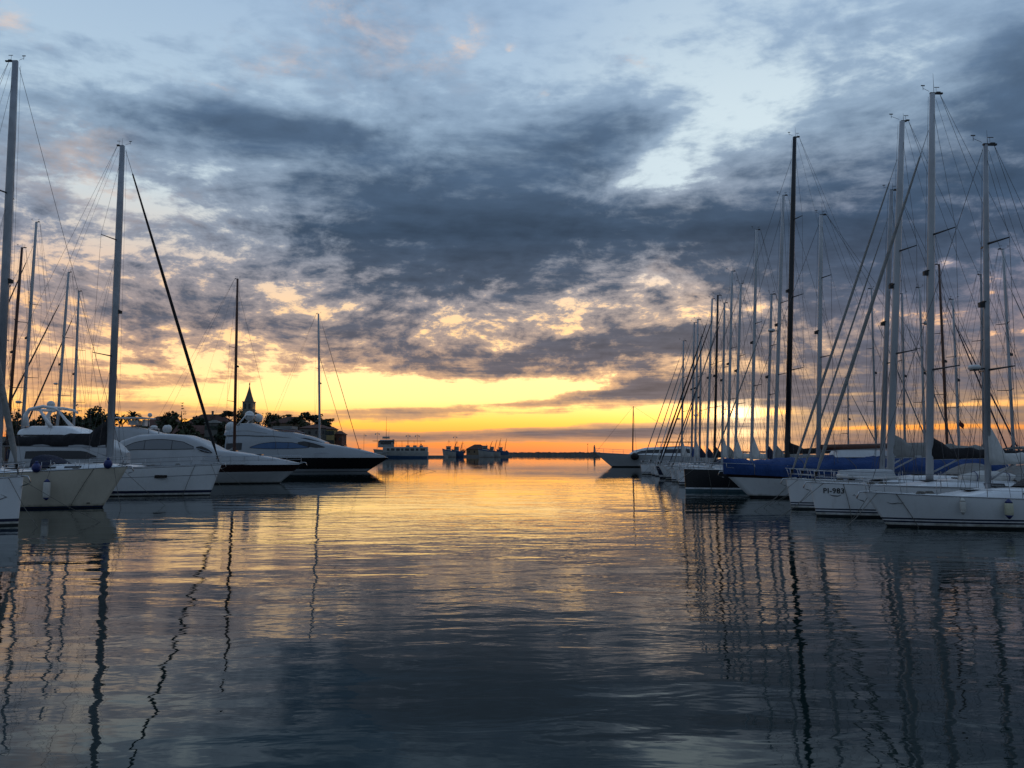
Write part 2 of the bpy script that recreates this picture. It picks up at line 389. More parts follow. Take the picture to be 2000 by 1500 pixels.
PI = math.pi
class MB:
    """collects shapes and links them as one mesh object"""
    def __init__(self):
        self.v, self.f, self.m, self.s = [], [], [], []
    def face(self, idx, mat=0, smooth=False):
        self.f.append(tuple(idx)); self.m.append(mat); self.s.append(smooth)
    def loft(self, rings, closed=True, cap0=True, cap1=True, mat=0, smooth=True, mats=None):
        base = len(self.v); n = len(rings[0])
        for r in rings: self.v.extend([tuple(p) for p in r])
        for i in range(len(rings) - 1):
            for j in range(n if closed else n - 1):
                k = (j + 1) % n
                a = base + i * n
                self.face((a + j, a + k, a + n + k, a + n + j), mats[j] if mats else mat, smooth)
        if cap0: self.face([base + j for j in range(n)][::-1], mat, False)
        if cap1: self.face([base + (len(rings) - 1) * n + j for j in range(n)], mat, False)
        return self
    def tube(self, pts, rad, n=6, mat=0, flat=1.0):
        pts = [Vector(p) for p in pts]
        if isinstance(rad, (int, float)): rad = [rad] * len(pts)
        rings = []
        up0 = None
        for i, p in enumerate(pts):
            d = (pts[min(i + 1, len(pts) - 1)] - pts[max(i - 1, 0)])
            d = d.normalized() if d.length > 1e-9 else Vector((0, 0, 1))
            ref = Vector((1, 0, 0)) if abs(d.x) < 0.8 else Vector((0, 0, 1))
            a = d.cross(ref).normalized()
            if up0 is not None and a.dot(up0) < 0: a = -a
            up0 = a
            b = d.cross(a)
            rings.append([p + (a * math.cos(2 * math.pi * j / n) * flat + b * math.sin(2 * math.pi * j / n)) * rad[i] for j in range(n)])
        return self.loft(rings, mat=mat, smooth=n > 4)
    def box(self, c, s, rz=0.0, mat=0, taper=1.0):
        cx, cy, cz = c; hx, hy, hz = s[0] / 2, s[1] / 2, s[2] / 2
        b = len(self.v); cr, sr = math.cos(rz), math.sin(rz)
        for dz in (-1, 1):
            k = 1.0 if dz < 0 else taper
            for dx, dy in ((-1, -1), (1, -1), (1, 1), (-1, 1)):
                x, y = dx * hx * k, dy * hy * k
                self.v.append((cx + x * cr - y * sr, cy + x * sr + y * cr, cz + dz * hz))
        for q in ((3, 2, 1, 0), (4, 5, 6, 7), (0, 1, 5, 4), (1, 2, 6, 5), (2, 3, 7, 6), (3, 0, 4, 7)):
            self.face([b + i for i in q], mat)
        return self
    def lathe(self, c, prof, n=12, mat=0, axis='z'):
        c = Vector(c); rings = []
        for r, h in prof:
            ring = []
            for j in range(n):
                a = 2 * math.pi * j / n
                if axis == 'z': ring.append(c + Vector((r * math.cos(a), r * math.sin(a), h)))
                elif axis == 'x': ring.append(c + Vector((h, r * math.cos(a), r * math.sin(a))))
                else: ring.append(c + Vector((r * math.sin(a), h, r * math.cos(a))))
            rings.append(ring)
        return self.loft(rings, mat=mat, smooth=True)
    def ball(self, c, r, n=10, mat=0, sz=1.0):
        k = 6
        return self.lathe(c, [(max(1e-3, r * math.sin(math.pi * i / k)), -r * sz * math.cos(math.pi * i / k)) for i in range(k + 1)], n, mat)
    def grid(self, rows, mat=0, smooth=True):
        base = len(self.v); n = len(rows[0])
        for r in rows: self.v.extend([tuple(p) for p in r])
        for i in range(len(rows) - 1):
            for j in range(n - 1):
                a = base + i * n + j
                self.face((a, a + 1, a + n + 1, a + n), mat, smooth)
        return self
    def build(self, name, mats, parent=None, fix=True):
        me = bpy.data.meshes.new(name)
        me.from_pydata(self.v, [], self.f)
        for m in (mats if isinstance(mats, (list, tuple)) else [mats]): me.materials.append(m)
        me.polygons.foreach_set('material_index', self.m)
        me.polygons.foreach_set('use_smooth', self.s)
        if fix:
            bm = bmesh.new(); bm.from_mesh(me)
            bmesh.ops.recalc_face_normals(bm, faces=bm.faces); bm.to_mesh(me); bm.free()
        me.update()
        o = bpy.data.objects.new(name, me); COL.objects.link(o)
        if parent is not None: o.parent = parent
        return o

def tag(o, label=None, cat=None, group=None, kind=None):
    if label: o['label'] = label
    if cat: o['category'] = cat
    if group: o['group'] = group
    if kind: o['kind'] = kind
    return o

def empty(name, loc, rz=0.0):
    o = bpy.data.objects.new(name, None); COL.objects.link(o)
    o.location = loc; o.rotation_euler = (0, 0, rz); o.empty_display_size = 0.3
    return o

def lerp(a, b, t): return a + (b - a) * t
def sstep(a, b, x):
    t = min(1.0, max(0.0, (x - a) / (b - a))); return t * t * (3 - 2 * t)

# ---------------------------------------------------------------- hull shared by yachts and motor boats
class Hull:
    def __init__(self, L, B, fb, fs, rake, zk=-0.6, stern=0.78, full=2.1, flare=0.30, srake=0.5, sag=0.0, kpow=1.0):
        self.L, self.B, self.fb, self.fs, self.rake, self.zk = L, B, fb, fs, rake, zk
        self.stern, self.full, self.flare, self.srake, self.sag, self.kpow = stern, full, flare, srake, sag, kpow
    def sheer(self, t): return self.fs + (self.fb - self.fs) * t ** 1.7 - self.sag * math.sin(math.pi * t)
    def beam(self, t):
        if t < 0.42: return self.B / 2 * lerp(self.stern, 1.0, sstep(0, 0.42, t))
        return self.B / 2 * max(0.008, 1 - ((t - 0.42) / 0.58) ** self.full) ** 0.95
    def at(self, t, z, side):
        s = self.sheer(t); q = z / self.fb
        xb = self.L / 2 - self.rake * (1 - max(-0.25, min(1.0, q))) ** self.kpow
        xs = -self.L / 2 + self.srake * (1 - max(-0.2, min(1, q)))
        x = xs + t * (xb - xs)
        qq = max(0.0, min(1.0, z / s))
        w = self.beam(t) * (1 - (0.07 + self.flare * t ** 2.5) * (1 - qq) ** 1.5)
        if z < 0: w *= math.sqrt(max(0.0, 1 - (z / self.zk) ** 2)) * 0.999 + 0.001
        return Vector((x, side * w, z))
    def t_of_x(self, x): return (x + self.L / 2) / self.L
    def build(self, parent, bands, mats, nt=28, deck=None):
        """bands: list of (z, is_fraction, material of the strip below) from the sheer down"""
        mb = MB()
        ts = [1 - (1 - i / nt) ** 1.35 for i in range(nt + 1)]
        for side in (-1, 1):
            rows = []
            for t in ts:
                rows.append([self.at(t, (b[0] * self.sheer(t) if b[1] else min(b[0], self.sheer(t))), side) for b in bands])
            base = len(mb.v); n = len(bands)
            for r in rows: mb.v.extend([tuple(p) for p in r])
            for i in range(nt):
                for j in range(n - 1):
                    a = base + i * n + j
                    q = (a, a + 1, a + n + 1, a + n)
                    mb.face(q if side < 0 else q[::-1], bands[j][2], True)
        n = len(bands)
        # transom and stem
        off = (nt + 1) * n
        for row in (0, nt):
            for j in range(n - 1):
                a = row * n + j; b = off + row * n + j
                mb.face((a, b, b + 1, a + 1), bands[j][2], False)
        o = mb.build('hull', mats, parent)
        # deck
        d = MB(); rows = []
        for t in ts[:-1] + [0.992]:
            s = self.sheer(t) - 0.015; w = self.beam(t)
            x = self.at(t, self.sheer(t), 1).x
            rows.append([Vector((x, w * k * 0.985, s + 0.05 * (1 - k * k))) for k in (-1, -.6, -.2, .2, .6, 1)])
        d.grid(rows, 0, True)
        d.build('deck', deck or M_DECK, parent)
        return o
    def rail(self, parent, mat, r=0.03, nt=24, n=5):
        mb = MB()
        for side in (-1, 1):
            mb.tube([self.at(i / nt * 0.995, self.sheer(i / nt * 0.995), side) + Vector((0, 0, 0.02)) for i in range(nt + 1)], r, n)
        return mb.build('toe_rail', mat, parent)

def white_bands(stripes=2, top=0.0):
    """white topsides, dark boot stripes, dark antifouling; material 0 hull, 1 stripe, 2 antifouling"""
    b = [(1.0, 1, 0), (0.94, 1, 0), (0.75, 1, 0), (0.52, 1, 0)]
    if stripes == 2: b += [(0.40, 0, 1), (0.33, 0, 0), (0.27, 0, 1), (0.20, 0, 0), (0.09, 0, 2)]
    elif stripes == 1: b += [(0.30, 0, 1), (0.17, 0, 0), (0.08, 0, 2)]
    elif stripes == 3: b += [(0.24, 0, 0), (0.12, 0, 1), (0.03, 0, 2)]
    else: b += [(0.10, 0, 2)]
    return b + [(-0.1, 0, 2), (-0.35, 0, 2), (-0.58, 0, 2)]

# ---------------------------------------------------------------- sailing yachts
def solve_on_axis(root_loc, h, z, px, x0=-40, x1=40):
    """local x on the boat's centre line that is seen in column px"""
    c, s = math.cos(h), math.sin(h)
    f = lambda x: proj((root_loc[0] + x * c, root_loc[1] + x * s, z))[0] - px
    a, b = x0, x1
    fa = f(a)
    for _ in range(50):
        m = (a + b) / 2; fm = f(m)
        if (fm > 0) == (fa > 0): a, fa = m, fm
        else: b = m
    return (a + b) / 2

def creased(m, scale, dist):
    T = NT(m.node_tree); b = m.node_tree.nodes['Principled BSDF']
    tc = T.n.new('ShaderNodeTexCoord'); mp = T.n.new('ShaderNodeMapping'); T.l.new(tc.outputs['Object'], mp.inputs[0])
    mp.inputs['Scale'].default_value = (scale, scale * .6, scale * .35); mp.inputs['Rotation'].default_value = (0, R(28), 0)
    bp = T.n.new('ShaderNodeBump'); bp.inputs['Strength'].default_value = 1.0; bp.inputs['Distance'].default_value = dist
    T.l.new(T.noise(mp.outputs[0], 1.0, 4, .6, 2.0, 1.2), bp.inputs['Height']); T.l.new(bp.outputs[0], b.inputs['Normal'])
for m_ in (M_CBLUE, M_CGREY, M_CBLACK, M_CWHITE, M_CNAVY, M_CDARK): creased(m_, 2.2, .16)

def masthead_gear(mast, top, k=1.0, n=4, antenna=True):
    rv = random.Random(int(abs(top.x * 971 + top.z * 577)) + len(mast.name))
    mb = MB(); cl = rv.uniform(.45, 1.05)
    mb.box(top + Vector((-0.28 * cl * k, 0, 0.02)), (0.9 * cl * k, 0.13 * k, 0.10 * k))
    antenna = antenna and rv.random() < .7
    mb.box(top + Vector((-0.42 * k, 0, 0.07)), (0.25 * k, 0.10 * k, 0.10 * k))
    mb.build('masthead_crane', M_BLACKP, mast)
    fl_ = rv.uniform(.5, 1.1)
    v = MB()
    v.tube([top + Vector((0.2, 0.05, 0.1)), top + Vector((0.85 * k * fl_, 0.08, 0.32 * k))], 0.014 * k, n)
    v.tube([top + Vector((0.85 * k * fl_, 0.08, 0.2 * k)), top + Vector((0.85 * k * fl_, 0.08, 0.46 * k))], 0.018 * k, n)
    v.box(top + Vector((0.85 * k * fl_, 0.08, 0.50 * k)), (0.26 * k, 0.02, 0.07 * k))
    v.build('wind_vane', M_WIRE, mast)
    v = MB()
    v.tube([top + Vector((-0.3 * k, -0.04, 0.1)), top + Vector((-0.3 * k, -0.04, 0.45 * k))], 0.012 * k, n)
    v.box(top + Vector((-0.35 * k, -0.04, 0.47 * k)), (0.34 * k, 0.02, 0.04 * k))
    v.build('wind_arrow', M_WIRE, mast)
    if antenna:
        a = MB(); a.tube([top + Vector((-0.05, 0.06, 0.0)), top + Vector((-0.05, 0.06, rv.uniform(.6, 1.5) * k))], [0.016, 0.006], 4)
        a.build('antenna', M_WIRE, mast)

def radome(mast, c, r, out):
    mb = MB()
    mb.lathe(c + out, [(r * .55, -r * .42), (r * .95, -r * .30), (r, -0.02), (r * .97, r * .12), (r * .72, r * .36), (r * .02, r * .42)], 14)
    mb.build('radar_dome', M_DOME, mast)
    b = MB(); b.tube([c, c + out + Vector((0, 0, -r * .42))], 0.04, 5)
    b.box(c + out + Vector((0, 0, -r * .47)), (r * 1.0, r * 1.0, 0.06)); b.build('radar_bracket', M_BLACKP, mast)

def sailboat(label, bow, h, L, B, fb, fs, rake, mast_px, top_px, mast_r, mast_mat, detail=2,
             hull_mats=None, bands=None, cover=None, boom_len=None, cover_h=0.9, cover_head=1.4, furl=None, furl_r=0.06, furl_top=0.93,
             spreaders=(0.36, 0.64), spread_w=1.1, radar=None, group='sailing yachts moored in rows', name='sailing_yacht', hood=None, rail_mat=None,
             cabin=(0.30, 0.70), cabin_h=0.42, windows=True, deck_mat=None, sag=0.0, zk=-0.6, lines=2, inner=None, mast_z=None, full=2.1, flare=0.30, light_y=None, backstays=2, flag=None):
    fwd = Vector((math.cos(h), math.sin(h), 0))
    root = empty(name, Vector((bow[0], bow[1], 0)) - fwd * (L / 2 - rake), h)
    tag(root, label, 'yacht', group)
    H = Hull(L, B, fb, fs, rake, zk, sag=sag, full=full, flare=flare)
    H.build(root, bands or white_bands(2), hull_mats or [M_WHITE, M_STRIPE, M_FOUL], nt=30 if detail == 2 else 16, deck=deck_mat)
    n = 7 if detail == 2 else 5
    H.rail(root, rail_mat or M_STEEL, 0.028 if detail == 2 else 0.04, 26 if detail == 2 else 12, 5)
    # coachroof
    x0, x1 = (cabin[0] - 0.5) * L, (cabin[1] - 0.5) * L
    rings = []; ns = 12
    def cab(x):
        u = (x - x0) / (x1 - x0)
        t = H.t_of_x(x)
        w = H.beam(t) * 0.66
        hh = cabin_h * (min(1.0, (1 - u) / 0.42) ** 0.8 * 0.92 + 0.08) * (0.85 + 0.15 * min(1, u / .05))
        return w, H.sheer(t) - 0.02, hh
    for i in range(ns + 1):
        x = lerp(x0, x1, i / ns); w, zb, hh = cab(x)
        rings.append([Vector((x, w * a, zb + hh * b)) for a, b in ((-1, -.1), (-.97, .35), (-.86, .78), (-.66, .96), (-.3, 1.05), (.3, 1.05), (.66, .96), (.86, .78), (.97, .35), (1, -.1))])
    mb = MB().loft(rings, closed=False, cap0=False, cap1=False)
    for r in (rings[0], rings[-1]):
        b = len(mb.v); mb.v.extend([tuple(p) for p in r]); mb.face([b + i for i in range(len(r))])
    cb = mb.build('coachroof', M_WHITE if detail else M_DECK, root)
    if windows:
        for u0, u1 in ((0.08, 0.26), (0.34, 0.50)) if detail == 2 else ((0.1, 0.5),):
            for side in (-1, 1):
                wb = MB(); rows = []
                for i in range(5):
                    x = lerp(x0, x1, lerp(u0, u1, i / 4)); w, zb, hh = cab(x)
                    rows.append([Vector((x, side * (w * lerp(.985, .90, (f - .3) / .45) + 0.012), zb + hh * f)) for f in (.34, .66)])
                wb.grid(rows); wb.build('cabin_window', M_GLASS, cb)
    if detail == 2:
        for u in (0.55, 0.80):
            x = lerp(x0, x1, u); w, zb, hh = cab(x)
            MB().box((x, 0, zb + hh * 1.06 + 0.03), (0.55, 0.55, 0.05)).build('deck_hatch', M_GLASS, root)
    # mast
    rl = root.location
    zdeck = mast_z if mast_z is not None else H.sheer(0.55) + cabin_h * 0.75
    xm = solve_on_axis(rl, h, zdeck, mast_px)
    top = Vector((xm, 0, zdeck + 15))
    if top_px is not None:
        for _ in range(30):
            wp = rl + Matrix.Rotation(h, 3, 'Z') @ top
            px, py = proj(wp)
            top.z += (py - top_px[1]) * (wp.y / FPX) * 0.9
            top.x = solve_on_axis(rl, h, top.z, top_px[0])
    base = Vector((xm, 0, zdeck))
    hgt = top.z - zdeck
    def on(f): return base.lerp(top, f)
    mb = MB()
    mb.tube([on(0) - Vector((0, 0, 0.3)), on(0.5), on(0.8), on(1.0)], [mast_r, mast_r, mast_r * .92, mast_r * .72], 10 if detail == 2 else 6, flat=0.8)
    mast = mb.build('mast', mast_mat, root)
    masthead_gear(mast, top, 0.8 if detail == 2 else 0.65, 4, detail > 0)
    wr = 0.011 if detail == 2 else 0.013
    # spreaders
    tips = {-1: [], 1: []}
    for i, f in enumerate(spreaders):
        c = on(f); sw = spread_w * (1 - 0.16 * i)
        for side in (-1, 1):
            tip = c + Vector((-sw * 0.42, side * sw, sw * 0.06))
            MB().tube([c, tip], [0.055 if detail == 2 else 0.045, 0.03], 5).build('spreader', M_SPREAD, mast)
            tips[side].append(tip)
    if detail > 0:
        lb = MB(); c = on(light_y or 0.52) + Vector((mast_r + 0.10, 0, 0))
        lb.box(c, (0.22, 0.16, 0.22)); lb.box(c + Vector((-.1, 0, .14)), (0.14, 0.2, 0.06)); lb.build('deck_light', M_BLACKP, mast)
    for side in (-1, 1):
        ch = H.at(H.t_of_x(xm - 0.25), H.sheer(H.t_of_x(xm)), side) * 1.0
        ch.y *= 0.93
        sb = MB()
        sb.tube([ch] + tips[side] + [on(0.97)], wr, 4)
        sb.build('cap_shroud', M_WIRE, root)
        s2 = MB()
        s2.tube([ch + Vector((-0.4, 0, 0)), on(spreaders[0])], wr, 4)
        if len(spreaders) > 1: s2.tube([tips[side][0], on(spreaders[1])], wr * .8, 4)
        if detail == 2: s2.tube([ch + Vector((0.5, 0, 0)), on(spreaders[0] + .02)], wr * .8, 4)
        s2.build('lower_shroud', M_WIRE, root)
    # forestay and furled headsail
    tack = Vector((L / 2 - 0.22, 0, H.sheer(0.99) + 0.12)); hd = on(furl_top) + Vector((mast_r, 0, 0))
    if furl:
        mb = MB()
        pts = [tack, tack.lerp(hd, 0.03), tack.lerp(hd, 0.06), tack.lerp(hd, 0.3), tack.lerp(hd, 0.6), tack.lerp(hd, 0.92), tack.lerp(hd, 0.925), hd]
        r = furl_r
        mb.tube(pts, [0.03, 0.05, r * .9, r, r * .9, r * .45, 0.016, 0.014], n)
        mb.build('furled_headsail', furl, root)
        d = MB(); d.lathe(tack + (hd - tack).normalized() * 0.35, [(.03, -.12), (.16, -.1), (.07, -.06), (.07, .06), (.16, .1), (.03, .12)], 10)
        d.build('furling_drum', M_BLACKP, root)
    else:
        MB().tube([tack, hd], wr * 1.2, 4).build('forestay', M_WIRE, root)
    if inner:
        MB().tube([Vector((lerp(xm, L / 2, inner), 0, H.sheer(.85) + .05)), on(0.72)], furl_r * 0.7 if furl else wr, 5).build('inner_forestay', furl or M_WIRE, root)
    bs = MB(); fork = Vector((-L / 2 + 0.9, 0, H.sheer(0) + 4.0))
    if backstays == 2:
        for side in (-1, 1): bs.tube([top + Vector((-.4, 0, 0)), Vector((-L / 2 + 0.3, side * B * .3, H.sheer(0) + .1))], wr, 4)
    else:
        bs.tube([top + Vector((-.4, 0, 0)), Vector((-L / 2 + 0.3, 0, H.sheer(0) + .1))], wr, 4)
    bs.build('backstay', M_WIRE, root)
    if flag:
        f0 = ch.lerp(tips[1][0], flag); fm = MB()
        fm.grid([[f0 + Vector((-.055 * i - .02 * math.sin(j * 2.1), .03 * math.sin(i * 1.7 + j), -.10 * j - .05 * i)) for j in range(4)] for i in range(5)])
        fm.build('signal_flag', M_FLAG, root)
    hb = MB()   # halyards and lazy jacks
    hb.tube([on(.99) + Vector((mast_r + .06, .05, 0)), on(0.02) + Vector((mast_r + .30, .1, 0))], wr * .7, 4)
    if cover or boom_len:
        bl = boom_len or L * 0.34
        for k in (.3, .6): hb.tube([on(.62) + Vector((-mast_r, .05, 0)), Vector((xm - bl * k, .25, zdeck + 1.5))], wr * .6, 4)
        hb.tube([on(.985) + Vector((-mast_r, 0, 0)), Vector((xm - bl, 0, zdeck + 1.1))], wr * .7, 4)
    hb.build('halyard', M_WIRE, root)
    # boom and sail cover
    if cover or boom_len:
        bl = boom_len or L * 0.34
        zb = zdeck + 1.0
        MB().tube([Vector((xm - mast_r, 0, zb)), Vector((xm - bl, 0, zb + .12))], [mast_r * .62, mast_r * .55], 8 if detail == 2 else 6).build('boom', mast_mat, root)
        MB().tube([Vector((xm - mast_r, 0, zb - .75)), Vector((xm - bl * .28, 0, zb - .02))], 0.045, 6).build('boom_vang', M_MAST, root)
        if cover:
            rings = []; N = 16
            for i in range(N + 1):
                u = i / N
                x = xm - mast_r * (.5 if u < .03 else .2) - u * (bl - .25)
                hh = cover_h * (1 - .45 * u) + (cover_head - cover_h) * max(0.0, 1 - u / .20) ** 1.15 + 0.05 * math.sin(u * 23) + 0.03 * math.sin(u * 51 + 1)
                if i == N: hh *= .5
                ww = (0.20 + 0.06 * math.sin(u * 17)) * (1 if u > .08 else .75)
                z0 = zb - .10 + .12 * u
                rings.append([Vector((x, ww * a * (1 if hh < 1.3 or b < .5 else .6), z0 + hh * b)) for a, b in ((-.55, 0), (-1, .18), (-.95, .42), (-.6, .75), (-.12, 1), (.12, 1), (.6, .75), (.95, .42), (1, .18), (.55, 0))])
            MB().loft(rings).build('sail_cover', cover, root)
    if radar:
        radome(mast, on(radar[0]) + Vector((mast_r * .8, 0, 0)), radar[1], Vector((radar[1] + .2, 0, .05)))
    # deck gear
    ln = 0.015 if detail == 2 else 0.02
    if detail > 0:
        pb = MB()
        for side in (-1, 1):
            f0 = H.at(.985, H.sheer(.985), side); f1 = H.at(.90, H.sheer(.90), side)
            pt0 = f0 + Vector((.12, side * .1, .62)); pt1 = f1 + Vector((.05, -side * .03, .62))
            pb.tube([f0, pt0], ln, 5); pb.tube([f1, pt1], ln, 5)
            pb.tube([pt1, pt0], ln, 5); pb.tube([f1.lerp(pt1, .5), f0.lerp(pt0, .5)], ln * .8, 5)
            if side > 0: pb.tube([pt0, Vector((L / 2 + .05, 0, pt0.z + .02)), Vector((pt0.x, -pt0.y, pt0.z))], ln, 5)
        pb.build('bow_pulpit', M_STEEL, root)
        k = 6 if detail == 2 else 4
        sps = {-1: [], 1: []}
        for side in (-1, 1):
            for i in range(k):
                t = lerp(0.06, 0.80, i / (k - 1)); f = H.at(t, H.sheer(t), side) * 1.0; f.y *= .97
                tp = f + Vector((0, 0, .62)); sps[side].append(tp)
                MB().tube([f, tp], ln, 5).build('stanchion', M_STEEL, root)
            e = H.at(.90, H.sheer(.90), side) + Vector((.05, -side * .03, .62))
            sps[side].append(e)
        lf = MB()
        for side in (-1, 1):
            lf.tube(sps[side], 0.007, 4); lf.tube([p - Vector((0, 0, .3)) for p in sps[side]], 0.006, 4)
        lf.build('lifeline', M_WIRE, root)
        for side in (-1, 1):
            sp = MB(); a = H.at(.02, H.sheer(.02), side); b_ = H.at(.14, H.sheer(.14), side)
            sp.tube([a, a + Vector((0, 0, .65)), b_ + Vector((0, 0, .65)), b_], ln, 5)
            sp.build('stern_rail', M_STEEL, root)
        # anchor on its roller
        ab = MB(); a0 = Vector((L / 2 + .12, 0, H.sheer(1) + .02))
        ab.tube([a0 + Vector((-.7, 0, .06)), a0 + Vector((.1, 0, .0)), a0 + Vector((.22, 0, -.28))], 0.035, 5)
        ab.grid([[a0 + Vector((.22, 0, -.30)), a0 + Vector((.02, .20, -.36))], [a0 + Vector((-.22, 0, -.42)), a0 + Vector((-.10, .12, -.42))]])
        ab.grid([[a0 + Vector((.22, 0, -.30)), a0 + Vector((.02, -.20, -.36))], [a0 + Vector((-.22, 0, -.42)), a0 + Vector((-.10, -.12, -.42))]])
        ab.build('anchor', M_STEEL, root)
        if hood:
            hx = (cabin[0] - .5) * L + .35; w, zb, hh = cab(hx + .2); zt = zb + hh
            rings = []
            for i in range(6):
                u = i / 5; hz = .78 * math.sin(math.pi / 2 * min(1, .12 + u * 1.0)) ; xx = hx + 1.15 - u * 1.35
                rings.append([Vector((xx, w * 1.05 * math.cos(math.pi * j / 8), zb + hh * .55 + (hz + hh * .4) * math.sin(math.pi * j / 8) ** .6)) for j in range(9)])
            MB().loft(rings, closed=False, cap0=False, cap1=False).build('spray_hood', hood, root)
            bm_ = MB(); bx = -L * .40; zz = H.sheer(.1) + 1.95
            bm_.grid([[Vector((bx - .9 + 1.9 * i / 4, B * .36 * (j / 4 * 2 - 1), zz + .18 * (1 - (j / 2 - 1) ** 2) + .05 * (1 - (i / 2 - 1) ** 2))) for j in range(5)] for i in range(5)])
            bim = bm_.build('bimini', hood, root)
            for side in (-1, 1):
                fr = MB()
                for dx in (-.8, .9): fr.tube([Vector((bx, side * B * .36, H.sheer(.1))), Vector((bx + dx, side * B * .36, zz))], .016, 5)
                fr.build('bimini_frame', M_STEEL, bim)
    ml = MB()
    for i in range(lines):
        side = (-1, 1)[i % 2]; p0 = H.at(.965, H.sheer(.965), side) + Vector((0, 0, .02))
        ed = Vector((L / 2 - rake + (1.6, 3.2, 2.4)[i % 3], side * (.9, 1.8, 3.0)[i % 3], -0.25))
        mid = p0.lerp(ed, .5) - Vector((0, 0, .12))
        MB().tube([p0, mid, ed], .014, 4).build('mooring_line', M_ROPE, root)
    if lines > 1:   # pick-up lines hanging down the topsides
        for side in (-1, 1):
            pts = [H.at(.915 - .003 * k, H.sheer(.93) * (1 - k / 4) - (.2 if k == 4 else 0), side) + Vector((0, side * (.03 + .02 * k), 0)) for k in range(5)]
            MB().tube(pts, .016, 4).build('pickup_line', M_ROPE, root)
        for k, (u, w_) in enumerate(((.18, .5), (.18, -.5), (-.02, .7), (-.02, -.7))):
            x = x0 + (x1 - x0) * max(.05, u); wv_, zb, hh = cab(x)
            MB().lathe((x, w_ * wv_, zb + hh * .98), [(.09, 0), (.075, .05), (.065, .10), (.08, .15), (.02, .17)], 8).build('winch', M_STEEL, root)
        for k in range(2):
            t = .82 - .07 * k; c = Vector((H.at(t, H.sheer(t), 1).x, (.35 - .7 * k) * H.beam(t), H.sheer(t) + .06))
            cb_ = MB()
            for j in range(3):
                cb_.tube([c + Vector(((.20 - .03 * j) * math.cos(a * PI / 5), (.17 - .02 * j) * math.sin(a * PI / 5), .035 * j)) for a in range(11)], .022, 4)
            cb_.build('rope_coil', M_ROPE, root)
        lb = MB(); q = H.at(.05, H.sheer(.05), 1); pts = [Vector((q.x, q.y * .97, q.z + .5)) + Vector((.22 * math.cos(a * .5), 0, .26 * math.sin(a * .5))) for a in range(-2, 9)]
        lb.tube(pts, .06, 6); lb.build('horseshoe_lifebuoy', M_FENDY, root)
    root['hull_dims'] = [L, B, fb, fs, rake]
    return root, H, dict(xm=xm, top=top, zdeck=zdeck, on=on)

def world(root, p): return root.location + Matrix.Rotation(root.rotation_euler.z, 3, 'Z') @ Vector(p)

def fender(label, root, H, t, side, mat, r=0.16, ln=0.62, cap=None, drop=0.35):
    p = H.at(t, H.sheer(t), side); q = H.at(t, H.sheer(t) - drop - ln / 2, side)
    y = max(abs(p.y), abs(q.y)) + r + 0.02
    c = world(root, (p.x, side * y, p.z - drop - ln))
    e = empty('boat_fender', c); tag(e, label, 'fender', 'fenders hanging on the yachts')
    k = r * .55
    MB().lathe((0, 0, 0), [(.03, -.03), (k, .0), (r * .9, .07), (r, .14), (r, ln - .14), (r * .9, ln - .07), (k, ln), (.03, ln + .05)], 14).build('fender_body', mat, e)
    cb = MB(); cb.lathe((0, 0, 0), [(.02, ln - .06), (r * .93, ln - .06), (r * .6, ln + .02), (.04, ln + .09), (.01, ln + .1)], 12)
    cb.lathe((0, 0, 0), [(.01, -.10), (.04, -.09), (r * .6, -.01), (r * .93, .06), (.02, .06)], 12)
    cb.build('fender_cap', cap or mat, e)
    top = world(root, (p.x, p.y, p.z + .03)) - c
    MB().tube([(0, 0, ln + .08), top], .012, 4).build('fender_line', M_ROPE, e)
    return e

